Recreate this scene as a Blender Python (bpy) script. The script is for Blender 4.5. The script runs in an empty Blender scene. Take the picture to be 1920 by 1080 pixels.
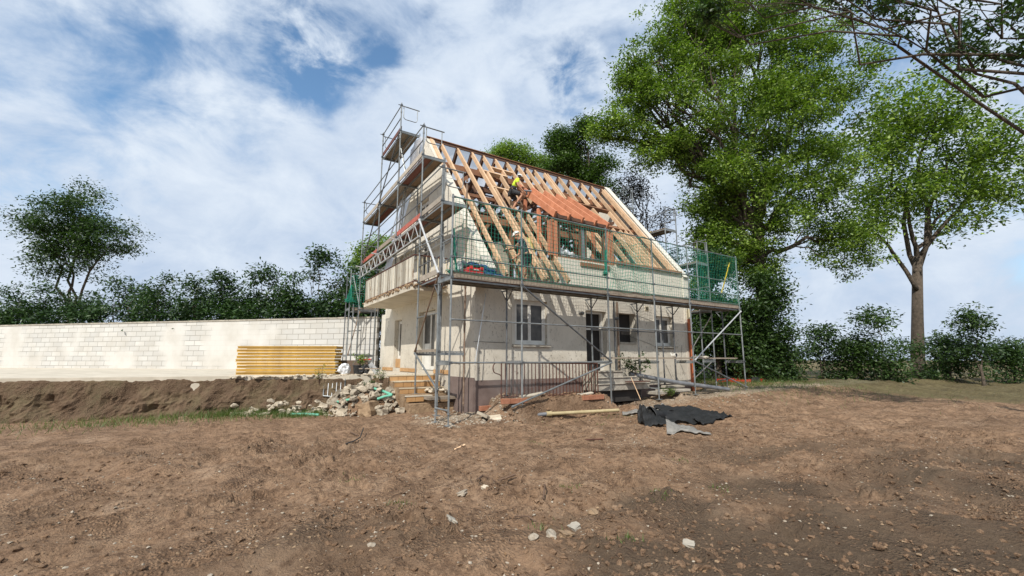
import bpy, bmesh, math, random
import numpy as np
from mathutils import Vector, Matrix, noise as mnoise
R = math.radians
random.seed(7); rng = np.random.default_rng(7)
scene = bpy.context.scene
COL = scene.collection

# ------------------------------------------------------------------ camera
CAM = np.array([-4.39, -9.391, 1.477])
PITCH, YAW, FOC = R(9.185), R(33.0), 828.0
FW = np.array([math.sin(YAW)*math.cos(PITCH), math.cos(YAW)*math.cos(PITCH), math.sin(PITCH)])
RT = np.array([math.cos(YAW), -math.sin(YAW), 0.0])
UP = np.cross(RT, FW)
cd = bpy.data.cameras.new('camera'); cam = bpy.data.objects.new('camera', cd); COL.objects.link(cam)
cd.sensor_width = 36.0; cd.sensor_fit = 'HORIZONTAL'; cd.lens = FOC/1920*36
cd.clip_start = 0.05; cd.clip_end = 3000
M = Matrix(((RT[0], UP[0], -FW[0], CAM[0]), (RT[1], UP[1], -FW[1], CAM[1]), (RT[2], UP[2], -FW[2], CAM[2]), (0, 0, 0, 1)))
cam.matrix_world = M
scene.camera = cam

def pt(u, v, depth):
    """a point of the place seen in direction (u, v) of the survey photo, depth metres ahead"""
    return CAM + depth*(FW + RT*(u-960)/FOC - UP*(v-540)/FOC)
def on(u, v, **k):
    d = FW + RT*(u-960)/FOC - UP*(v-540)/FOC
    (a, val), = k.items(); i = 'xyz'.index(a)
    return CAM + d*((val-CAM[i])/d[i])

# ------------------------------------------------------------------ light and sky
SUN_DIR = Vector((0.785*math.cos(R(45)), 0.62*math.cos(R(45)), -math.sin(R(45))))   # travel of the light
sl = bpy.data.lights.new('sun', 'SUN'); sun = bpy.data.objects.new('sun', sl); COL.objects.link(sun)
sl.energy = 5.0; sl.angle = R(0.55); sl.color = (1.0, 0.955, 0.88)
sun.rotation_euler = SUN_DIR.to_track_quat('-Z', 'Y').to_euler()
world = bpy.data.worlds.new('World'); scene.world = world; world.use_nodes = True
nt = world.node_tree; nt.nodes.clear()
wo = nt.nodes.new('ShaderNodeOutputWorld'); bg = nt.nodes.new('ShaderNodeBackground')
sky = nt.nodes.new('ShaderNodeTexSky'); sky.sky_type = 'NISHITA'; sky.sun_disc = False
sky.sun_elevation = R(45); sky.sun_rotation = math.atan2(-0.785, -0.62)
sky.air_density = 1.0; sky.dust_density = 0.6; sky.ozone_density = 1.5
tc = nt.nodes.new('ShaderNodeTexCoord')
def wn(t, **k):
    n = nt.nodes.new(t)
    for a, b in k.items(): setattr(n, a, b)
    return n
def wmath(op, a, b=None, clamp=False):
    n = wn('ShaderNodeMath', operation=op, use_clamp=clamp)
    for i, q in enumerate((a, b)):
        if q is None: continue
        if isinstance(q, (int, float)): n.inputs[i].default_value = q
        else: nt.links.new(q, n.inputs[i])
    return n.outputs[0]
mp = wn('ShaderNodeMapping'); mp.inputs['Scale'].default_value = (1, 1, 1.5); mp.inputs['Location'].default_value = (3.1, 1.7, 0.4)
nt.links.new(tc.outputs['Generated'], mp.inputs[0])
n1 = wn('ShaderNodeTexNoise'); n1.inputs['Scale'].default_value = 2.6; n1.inputs['Detail'].default_value = 8; n1.inputs['Roughness'].default_value = 0.55; n1.inputs['Distortion'].default_value = 0.35
n2 = wn('ShaderNodeTexNoise'); n2.inputs['Scale'].default_value = 7.0; n2.inputs['Detail'].default_value = 7; n2.inputs['Roughness'].default_value = 0.6; n2.inputs['Distortion'].default_value = 0.3
nt.links.new(mp.outputs[0], n1.inputs[0]); nt.links.new(mp.outputs[0], n2.inputs[0])
# blue openings in the cloud deck (bearing of each opening, width, depth)
gaps = [(572, 40, .085, .44), (640, 128, .06, .38), (556, 140, .07, .44), (705, 105, .05, .24), (742, 90, .035, .2), (805, 30, .03, .26), (835, 195, .045, .26), (1065, 180, .08, .48), (1085, 110, .06, .36), (985, 125, .05, .14), (300, 110, .16, .34), (1500, 60, .2, .3), (60, 330, .12, .25)]
tot = None
for (u, v, w, a) in gaps:
    d = Vector(tuple(FW + RT*(u-960)/FOC - UP*(v-540)/FOC)).normalized()
    dn = wn('ShaderNodeVectorMath', operation='DISTANCE'); dn.inputs[1].default_value = d
    nt.links.new(tc.outputs['Generated'], dn.inputs[0])
    q = wmath('DIVIDE', dn.outputs['Value'], w); q = wmath('MULTIPLY', q, q); q = wmath('MULTIPLY', q, -1.0)
    q = wmath('POWER', 2.718, q); q = wmath('MULTIPLY', q, a)
    tot = q if tot is None else wmath('ADD', tot, q)
cl = wmath('ADD', wmath('MULTIPLY', n1.outputs[0], 1.0), wmath('SUBTRACT', wmath('MULTIPLY', n2.outputs[0], 1.05), 0.15))   # about 0.9 on average
brk = wn('ShaderNodeTexNoise'); brk.inputs['Scale'].default_value = 9.0; brk.inputs['Detail'].default_value = 6; brk.inputs['Roughness'].default_value = 0.6; brk.inputs['Distortion'].default_value = 0.5
nt.links.new(mp.outputs[0], brk.inputs[0])
tot = wmath('MULTIPLY', tot, wmath('SUBTRACT', wmath('MULTIPLY', brk.outputs[0], 3.4), 0.85, False))
cl = wmath('SUBTRACT', cl, tot)
mr = wn('ShaderNodeMapRange', interpolation_type='SMOOTHSTEP'); mr.inputs['From Min'].default_value = 0.20; mr.inputs['From Max'].default_value = 0.84
nt.links.new(cl, mr.inputs[0])
tone = wn('ShaderNodeMapRange'); tone.inputs['From Min'].default_value = 0.3; tone.inputs['From Max'].default_value = 0.7
nt.links.new(n2.outputs[0], tone.inputs[0])
ccol = wn('ShaderNodeMix', data_type='RGBA'); ccol.inputs['A'].default_value = (4.9, 6.0, 7.7, 1); ccol.inputs['B'].default_value = (7.4, 8.2, 9.2, 1)
nt.links.new(tone.outputs[0], ccol.inputs['Factor'])
skb = wn('ShaderNodeMix', data_type='RGBA', blend_type='MULTIPLY'); skb.inputs['Factor'].default_value = 1.0; skb.inputs['B'].default_value = (1.45, 1.75, 1.8, 1)
nt.links.new(sky.outputs[0], skb.inputs['A'])
mx = wn('ShaderNodeMix', data_type='RGBA')
nt.links.new(mr.outputs[0], mx.inputs['Factor']); nt.links.new(skb.outputs['Result'], mx.inputs['A']); nt.links.new(ccol.outputs['Result'], mx.inputs['B'])
nt.links.new(mx.outputs['Result'], bg.inputs[0]); bg.inputs[1].default_value = 0.105
nt.links.new(bg.outputs[0], wo.inputs[0])
scene.view_settings.view_transform = 'Standard'; scene.view_settings.look = 'None'
scene.view_settings.exposure = 0.0; scene.view_settings.gamma = 1.0

# ------------------------------------------------------------------ materials
def new_mat(name):
    m = bpy.data.materials.new(name); m.use_nodes = True
    return m, m.node_tree, m.node_tree.nodes['Principled BSDF']
def link(t, a, b): t.links.new(a, b)
def noise_node(t, vec, scale, detail=5, rough=.55, dist=0):
    n = t.nodes.new('ShaderNodeTexNoise'); n.inputs['Scale'].default_value = scale; n.inputs['Detail'].default_value = detail
    n.inputs['Roughness'].default_value = rough; n.inputs['Distortion'].default_value = dist
    if vec is not None: link(t, vec, n.inputs['Vector'])
    return n.outputs[0]
def ramp(t, fac, stops):
    r = t.nodes.new('ShaderNodeValToRGB'); e = r.color_ramp.elements
    while len(e) < len(stops): e.new(.5)
    for q, (p, c) in zip(e, stops): q.position = p; q.color = (*c, 1) if len(c) == 3 else c
    link(t, fac, r.inputs[0]); return r.outputs[0]
def mixc(t, fac, a, b, mode='MIX'):
    n = t.nodes.new('ShaderNodeMix'); n.data_type = 'RGBA'; n.blend_type = mode
    for s, q in (('Factor', fac), ('A', a), ('B', b)):
        if isinstance(q, (int, float)): n.inputs[s].default_value = q
        elif isinstance(q, tuple): n.inputs[s].default_value = (*q, 1)
        else: link(t, q, n.inputs[s])
    return n.outputs['Result']
def coords(t, scale=(1, 1, 1), world_space=False):
    if world_space:
        g = t.nodes.new('ShaderNodeNewGeometry').outputs['Position']
    else:
        g = t.nodes.new('ShaderNodeTexCoord').outputs['Object']
    if scale == (1, 1, 1): return g
    m = t.nodes.new('ShaderNodeMapping'); m.inputs['Scale'].default_value = scale; link(t, g, m.inputs[0]); return m.outputs[0]
def bump(t, b, h, strength, dist=.02):
    n = t.nodes.new('ShaderNodeBump'); n.inputs['Strength'].default_value = strength; n.inputs['Distance'].default_value = dist
    link(t, h, n.inputs['Height']); link(t, n.outputs[0], b.inputs['Normal'])
def island(t):
    return t.nodes.new('ShaderNodeNewGeometry').outputs['Random Per Island']
def m_plain(name, a, b, scale=6, rough=.7, metal=0, bmp=.25, bd=.01, vary=0.0, sc=(1, 1, 1), ws=False, detail=5):
    m, t, p = new_mat(name); c = coords(t, sc, ws)
    n = noise_node(t, c, scale, detail); col = ramp(t, n, [(.3, a), (.7, b)])
    if vary:
        oi = t.nodes.new('ShaderNodeObjectInfo').outputs['Random']
        col = mixc(t, 1.0, col, ramp(t, oi, [(0, (1-vary,)*3), (1, (1+vary,)*3)]), 'MULTIPLY')
    link(t, col, p.inputs['Base Color']); p.inputs['Roughness'].default_value = rough; p.inputs['Metallic'].default_value = metal
    if bmp: bump(t, p, noise_node(t, c, scale*4, 6), bmp, bd)
    return m
def m_plaster(name, base, dark, speck=.9, cells=16.0):
    m, t, p = new_mat(name); c = coords(t, (1, 1, 1), True)
    big = noise_node(t, c, 1.3, 6, .6, .3)
    col = mixc(t, ramp(t, big, [(.36, (0, 0, 0)), (.72, (1, 1, 1))]), base, tuple(q*.87 for q in base))
    sz = t.nodes.new('ShaderNodeSeparateXYZ'); link(t, c, sz.inputs[0]); lw = t.nodes.new('ShaderNodeMapRange'); lw.inputs['From Min'].default_value = 3.2; lw.inputs['From Max'].default_value = .7; link(t, sz.outputs['Z'], lw.inputs[0])
    sp0 = t.nodes.new('ShaderNodeMath'); sp0.operation = 'MULTIPLY'; link(t, lw.outputs[0], sp0.inputs[0]); link(t, ramp(t, noise_node(t, c, 1.7, 6, .65, .4), [(.3, (.25,)*3), (.68, (.95,)*3)]), sp0.inputs[1])
    col = mixc(t, sp0.outputs[0], col, tuple(q*.58 for q in (base[0], base[1]*.95, base[2]*.88)))      # darker and browner in blotches towards the foot of the wall
    str_ = noise_node(t, coords(t, (3, 3, .35), True), 2.0, 5)
    col = mixc(t, ramp(t, str_, [(.56, (0, 0, 0)), (.75, (.45,)*3)]), col, tuple(q*.62 for q in base))
    fine = noise_node(t, coords(t, (1, 1, .45), True), cells, 4, .7, .8)
    msk = noise_node(t, c, 2.2, 3)
    pit = t.nodes.new('ShaderNodeMath'); pit.operation = 'MULTIPLY'
    link(t, ramp(t, fine, [(.585, (0, 0, 0)), (.64, (1, 1, 1))]), pit.inputs[0]); link(t, ramp(t, msk, [(.35, (0, 0, 0)), (.6, (speck,)*3)]), pit.inputs[1])
    col = mixc(t, pit.outputs[0], col, dark)
    link(t, col, p.inputs['Base Color']); p.inputs['Roughness'].default_value = .92
    h = t.nodes.new('ShaderNodeMath'); h.operation = 'SUBTRACT'
    link(t, noise_node(t, c, 34, 5, .65), h.inputs[0]); link(t, pit.outputs[0], h.inputs[1])
    bump(t, p, h.outputs[0], .6, .012)
    return m
def m_wood(name, a, b, rough=.75, scale=2.2, gs=(26, 2.2, 2.2), vary=.16):
    m, t, p = new_mat(name)
    tcn = t.nodes.new('ShaderNodeTexCoord').outputs['Object']
    mpn = t.nodes.new('ShaderNodeMapping'); mpn.inputs['Scale'].default_value = gs; link(t, tcn, mpn.inputs[0])
    n = noise_node(t, mpn.outputs[0], scale, 6, .6, .5)
    col = ramp(t, n, [(.3, a), (.7, b)])
    pat = noise_node(t, tcn, 3.0, 3)
    col = mixc(t, ramp(t, pat, [(.5, (0, 0, 0)), (.75, (.5,)*3)]), col, tuple(q*.6 for q in a))
    oi = t.nodes.new('ShaderNodeObjectInfo').outputs['Random']
    col = mixc(t, 1.0, col, ramp(t, oi, [(0, (1-vary,)*3), (1, (1+vary,)*3)]), 'MULTIPLY')
    link(t, col, p.inputs['Base Color']); p.inputs['Roughness'].default_value = rough
    bump(t, p, n, .25, .006)
    return m
def m_leaf(name, dark, light, trans=.35, ws=.35):
    m, t, p = new_mat(name)
    isl = island(t); col = ramp(t, isl, [(0, dark), (.55, tuple((x+y)/2 for x, y in zip(dark, light))), (1, light)])
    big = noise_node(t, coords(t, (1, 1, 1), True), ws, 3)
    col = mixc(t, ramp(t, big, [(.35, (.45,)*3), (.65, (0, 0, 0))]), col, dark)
    link(t, col, p.inputs['Base Color']); p.inputs['Roughness'].default_value = .5
    tr = t.nodes.new('ShaderNodeBsdfTranslucent')
    tcol = mixc(t, 1.0, col, (1.0, 1.25, .5), 'MULTIPLY'); link(t, tcol, tr.inputs[0])
    ms = t.nodes.new('ShaderNodeMixShader'); ms.inputs[0].default_value = trans
    link(t, p.outputs[0], ms.inputs[1]); link(t, tr.outputs[0], ms.inputs[2])
    link(t, ms.outputs[0], t.nodes['Material Output'].inputs[0])
    return m

MT = {}
MT['plaster'] = m_plaster('cream_render', (.66, .61, .515), (.14, .115, .09), .95, 19.0)
MT['plaster_smooth'] = m_plaster('smooth_render', (.70, .66, .57), (.30, .26, .2), .35, 9)
MT['reveal'] = m_plain('reveal_render', (.66, .62, .52), (.74, .70, .60), 5, .9)
MT['plinth'] = m_plain('brown_plinth', (.12, .084, .072), (.185, .138, .12), 3, .85, bmp=.3)
MT['masonry'] = m_plain('rough_masonry', (.16, .125, .085), (.46, .39, .29), 9, .95, bmp=1, bd=.05)
MT['inner'] = m_plain('interior_wall', (.30, .265, .21), (.40, .36, .29), 3, .9)
MT['insul'] = m_plain('yellow_insulation', (.70, .58, .20), (.80, .68, .30), 8, .95)
MT['white'] = m_plain('white_paint', (.56, .54, .485), (.70, .68, .625), 4, .45, bmp=.05)
MT['steel'] = m_plain('galvanised_steel', (.15, .16, .16), (.28, .295, .295), 5, .48, .4, bmp=.15, vary=.18, detail=8)
MT['steel_bright'] = m_plain('bright_tube', (.46, .47, .47), (.66, .66, .65), 5, .4, .45, bmp=.1)
MT['steel_dark'] = m_plain('dark_tube', (.10, .105, .11), (.19, .195, .2), 6, .5, .6, bmp=.15)
MT['rust'] = m_plain('rusty_iron', (.06, .024, .017), (.14, .055, .036), 14, .8, .2, bmp=.4)
MT['rustytube'] = m_plain('rusty_tube', (.16, .10, .065), (.30, .22, .16), 8, .6, .4, bmp=.3)
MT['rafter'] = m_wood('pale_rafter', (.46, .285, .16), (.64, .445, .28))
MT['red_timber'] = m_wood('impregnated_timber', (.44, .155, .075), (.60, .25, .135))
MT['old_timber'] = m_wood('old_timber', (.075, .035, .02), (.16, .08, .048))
MT['mid_timber'] = m_wood('brown_timber', (.19, .085, .042), (.33, .16, .085))
MT['plank'] = m_wood('weathered_plank', (.19, .15, .11), (.34, .28, .215))
MT['toe'] = m_wood('pale_toe_board', (.32, .27, .21), (.47, .41, .335))
MT['deck_red'] = m_wood('red_deck_panel', (.12, .042, .03), (.20, .075, .052))
MT['deck_brown'] = m_wood('brown_deck_panel', (.17, .11, .062), (.27, .185, .11))
for k_, a_, b_ in (('plank', (.19, .15, .11), (.34, .28, .215)), ('deck_red', (.12, .042, .03), (.20, .075, .052)), ('deck_brown', (.17, .11, .062), (.27, .185, .11)), ('mid_timber', (.19, .085, .042), (.33, .16, .085)), ('old_timber', (.075, .035, .02), (.16, .08, .048)), ('rafter', (.46, .285, .16), (.64, .445, .28))):
    MT[k_+'_x'] = m_wood(k_+'_lengthwise', a_, b_, gs=(2.2, 26, 26))
MT['red_board'] = m_wood('red_toe_board', (.34, .075, .05), (.45, .13, .09))
MT['net'] = m_plain('green_net', (.008, .19, .125), (.02, .31, .21), 20, .7, bmp=0)
MT['tile'] = m_plain('clay_tile', (.35, .19, .075), (.50, .30, .135), 4, .6, bmp=.3)
MT['tile_edge'] = m_plain('pale_tile_edge', (.48, .40, .28), (.60, .52, .38), 6, .8)
MT['concrete'] = m_plain('old_concrete', (.25, .225, .185), (.44, .40, .33), 5, .95, bmp=.8, bd=.02)
MT['slab'] = m_plain('terrace_screed', (.42, .37, .29), (.58, .52, .42), 2.2, .95, bmp=.6)
MT['rock'] = m_plain('broken_masonry', (.30, .25, .18), (.52, .45, .35), 5, .95, bmp=.8, bd=.02, vary=.3)
MT['rock_brown'] = m_plain('brown_stone', (.20, .13, .075), (.36, .25, .15), 6, .95, bmp=1, bd=.03)
MT['brick'] = m_plain('red_brick', (.26, .10, .05), (.38, .17, .10), 9, .9, bmp=.5)
MT['glass'] = m_plain('dark_glass', (.018, .017, .015), (.11, .10, .088), 3.5, .3, bmp=0)
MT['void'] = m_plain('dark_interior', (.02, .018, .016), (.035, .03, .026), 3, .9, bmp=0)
MT['yellow'] = m_plain('yellow_shuttering', (.36, .205, .035), (.56, .345, .065), 2.2, .6, bmp=.3, vary=.22, detail=9)
MT['panel'] = m_plain('brown_board', (.085, .055, .035), (.15, .10, .068), 3, .7)
MT['greenpipe'] = m_plain('green_pipe', (.10, .36, .25), (.16, .46, .33), 7, .5, bmp=.1)
MT['greypipe'] = m_plain('grey_pipe', (.13, .135, .145), (.20, .205, .215), 5, .5, bmp=.1)
MT['yellowpipe'] = m_plain('sand_pipe', (.34, .27, .14), (.46, .38, .22), 6, .6)
MT['orange'] = m_plain('orange_pipe', (.36, .085, .025), (.45, .13, .045), 4, .5, bmp=.1)
MT['cream_pipe'] = m_plain('cream_pipe', (.62, .54, .36), (.70, .62, .45), 4, .5, bmp=.1)
MT['felt'] = m_plain('bitumen_felt', (.003, .003, .003), (.013, .0125, .012), 8, .65, bmp=.6)
MT['greyfelt'] = m_plain('grey_felt', (.15, .14, .125), (.25, .235, .21), 12, .9, bmp=.5)
MT['black'] = m_plain('black_plastic', (.012, .012, .013), (.03, .03, .03), 7, .45, bmp=.1)
MT['red'] = m_plain('red_plastic', (.50, .018, .015), (.62, .04, .03), 6, .4, bmp=.05)
MT['blue'] = m_plain('blue_cloth', (.015, .06, .16), (.05, .17, .34), 22, .85, bmp=1, bd=.03)
MT['lightplastic'] = m_plain('pale_plastic', (.55, .56, .58), (.75, .76, .78), 6, .3, bmp=.1)
MT['skin'] = m_plain('tanned_skin', (.36, .17, .095), (.46, .235, .14), 9, .55, bmp=.1)
MT['hivis'] = m_plain('neon_yellow_cloth', (.55, .75, .03), (.66, .86, .06), 18, .85, bmp=.6)
MT['darkcloth'] = m_plain('charcoal_cloth', (.022, .023, .026), (.05, .052, .056), 18, .9, bmp=.6)
MT['bluegrey'] = m_plain('slate_cloth', (.035, .045, .06), (.07, .085, .105), 18, .9, bmp=.6)
MT['cap'] = m_plain('white_cap_cloth', (.68, .66, .62), (.8, .78, .74), 12, .85, bmp=.3)
MT['hair'] = m_plain('dark_hair', (.02, .014, .01), (.05, .035, .025), 30, .7)
MT['yellowrod'] = m_plain('yellow_rod', (.72, .52, .02), (.8, .62, .05), 5, .5, bmp=.05)
MT['bark'] = m_plain('grey_brown_bark', (.055, .043, .03), (.13, .10, .075), 7, .95, bmp=1, bd=.04)
MT['twig'] = m_plain('dry_twig', (.07, .04, .025), (.16, .10, .065), 9, .9)
MT['car'] = m_plain('pale_car_paint', (.42, .44, .46), (.5, .52, .54), 3, .3, bmp=0)
MT['grit'] = m_plain('grey_brown_grit', (.20, .16, .115), (.44, .38, .30), 30, .95, bmp=.3)
MT['block'] = None
# block wall: pale aerated-concrete blocks, partly rendered
m, t, p = new_mat('pale_block_wall'); MT['block'] = m
g = t.nodes.new('ShaderNodeTexCoord').outputs['Object']
sx = t.nodes.new('ShaderNodeSeparateXYZ'); link(t, g, sx.inputs[0])
cx = t.nodes.new('ShaderNodeCombineXYZ'); link(t, sx.outputs['X'], cx.inputs[0]); link(t, sx.outputs['Z'], cx.inputs[1])
bk = t.nodes.new('ShaderNodeTexBrick'); link(t, cx.outputs[0], bk.inputs[0])
bk.inputs['Color1'].default_value = (.56, .545, .51, 1); bk.inputs['Color2'].default_value = (.46, .45, .425, 1); bk.inputs['Mortar'].default_value = (.17, .155, .13, 1)
bk.inputs['Scale'].default_value = 1; bk.inputs['Brick Width'].default_value = .62; bk.inputs['Row Height'].default_value = .25; bk.inputs['Mortar Size'].default_value = .011; bk.inputs['Mortar Smooth'].default_value = .3
wp = noise_node(t, coords(t), 1.1, 4); sm = ramp(t, noise_node(t, coords(t), .33, 2), [(.50, (0, 0, 0)), (.56, (.9,)*3)])
col = mixc(t, sm, bk.outputs['Color'], (.56, .54, .50))
col = mixc(t, ramp(t, wp, [(.4, (0, 0, 0)), (.75, (.55,)*3)]), col, (.40, .365, .31))
link(t, col, p.inputs['Base Color']); p.inputs['Roughness'].default_value = .95
bump(t, p, noise_node(t, coords(t), 25, 5), .5, .01)

# roof underlay: thin pale membrane, light comes through it
m, t, p = new_mat('pale_roof_membrane'); MT['membrane'] = m
c = coords(t)
col = ramp(t, noise_node(t, c, .8, 4), [(.3, (.82, .82, .84)), (.7, (.90, .90, .915))])
link(t, col, p.inputs['Base Color']); p.inputs['Roughness'].default_value = .6
wv = noise_node(t, coords(t, (.6, 3, 3)), 1.2, 3); bump(t, p, wv, .6, .08)
tr = t.nodes.new('ShaderNodeBsdfTranslucent'); link(t, col, tr.inputs[0])
ms = t.nodes.new('ShaderNodeMixShader'); ms.inputs[0].default_value = .93
link(t, p.outputs[0], ms.inputs[1]); link(t, tr.outputs[0], ms.inputs[2]); link(t, ms.outputs[0], t.nodes['Material Output'].inputs[0])

# bare earth
m, t, p = new_mat('bare_earth'); MT['earth'] = m
c = coords(t, (1, 1, 1), True)
n_big = noise_node(t, c, .42, 5, .6, .6); n_mid = noise_node(t, c, 1.7, 7, .65, .4); n_fine = noise_node(t, c, 9, 8, .7); n_grit = noise_node(t, c, 60, 5, .7)
col = ramp(t, n_mid, [(.28, (.18, .110, .066)), (.45, (.295, .188, .116)), (.6, (.39, .260, .166)), (.78, (.50, .36, .25))])
col = mixc(t, ramp(t, n_big, [(.35, (0, 0, 0)), (.62, (.5,)*3)]), col, (.365, .228, .138))
col = mixc(t, ramp(t, n_fine, [(.38, (.75,)*3), (.53, (0, 0, 0))]), col, (.125, .075, .046))
col = mixc(t, ramp(t, n_grit, [(.66, (0, 0, 0)), (.72, (.7,)*3)]), col, (.48, .40, .31))
col = mixc(t, ramp(t, n_grit, [(.28, (.7,)*3), (.38, (0, 0, 0))]), col, (.075, .05, .035))
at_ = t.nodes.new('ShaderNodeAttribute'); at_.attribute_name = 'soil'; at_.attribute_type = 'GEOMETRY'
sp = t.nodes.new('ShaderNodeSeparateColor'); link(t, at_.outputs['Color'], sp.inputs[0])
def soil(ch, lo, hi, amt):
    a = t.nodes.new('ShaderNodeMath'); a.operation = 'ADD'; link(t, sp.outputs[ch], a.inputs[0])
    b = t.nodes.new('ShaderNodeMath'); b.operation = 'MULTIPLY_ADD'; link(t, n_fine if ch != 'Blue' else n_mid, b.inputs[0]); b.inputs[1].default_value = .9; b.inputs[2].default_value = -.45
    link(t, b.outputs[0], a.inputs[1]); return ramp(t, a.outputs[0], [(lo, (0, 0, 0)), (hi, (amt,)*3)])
col = mixc(t, soil('Red', .30, .95, .8), col, (.10, .075, .052))     # damp dark soil, with soft shade painted in alongside it
col = mixc(t, soil('Green', .35, .75, .8), col, (.42, .345, .255))     # builder's rubble dust
col = mixc(t, soil('Blue', .4, .7, .7), col, (.10, .105, .045))        # thin weeds and moss
link(t, col, p.inputs['Base Color']); p.inputs['Roughness'].default_value = .97; p.inputs['Specular IOR Level'].default_value = .15
vo = t.nodes.new('ShaderNodeTexVoronoi'); vo.inputs['Scale'].default_value = 34; vo.inputs['Randomness'].default_value = 1.0
wv_ = t.nodes.new('ShaderNodeVectorMath'); wv_.operation = 'ADD'; link(t, c, wv_.inputs[0]); nz_ = t.nodes.new('ShaderNodeTexNoise'); nz_.inputs['Scale'].default_value = 12; link(t, c, nz_.inputs['Vector']); sc_ = t.nodes.new('ShaderNodeVectorMath'); sc_.operation = 'SCALE'; sc_.inputs['Scale'].default_value = .02; link(t, nz_.outputs['Color'], sc_.inputs[0]); link(t, sc_.outputs[0], wv_.inputs[1]); link(t, wv_.outputs[0], vo.inputs['Vector'])
crumb = ramp(t, vo.outputs['Distance'], [(.15, (1, 1, 1)), (.55, (0, 0, 0))])
cmask = ramp(t, noise_node(t, c, 1.3, 5, .65), [(.42, (0, 0, 0)), (.6, (1, 1, 1))])
cm2 = mixc(t, 1.0, mixc(t, 1.0, ramp(t, vo.outputs['Distance'], [(.45, (0, 0, 0)), (.75, (1, 1, 1))]), cmask, 'MULTIPLY'), (.55, .55, .55), 'MULTIPLY')
col = mixc(t, cm2, col, (.085, .052, .033)); link(t, col, p.inputs['Base Color'])
ch_ = mixc(t, 1.0, crumb, cmask, 'MULTIPLY')
h0 = t.nodes.new('ShaderNodeMath'); h0.operation = 'MULTIPLY_ADD'; link(t, ch_, h0.inputs[0]); h0.inputs[1].default_value = .35; link(t, n_fine, h0.inputs[2])
h1 = t.nodes.new('ShaderNodeMath'); h1.operation = 'MULTIPLY_ADD'; link(t, n_grit, h1.inputs[0]); h1.inputs[1].default_value = .3; link(t, h0.outputs[0], h1.inputs[2])
bump(t, p, h1.outputs[0], 1.0, .09)

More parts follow.
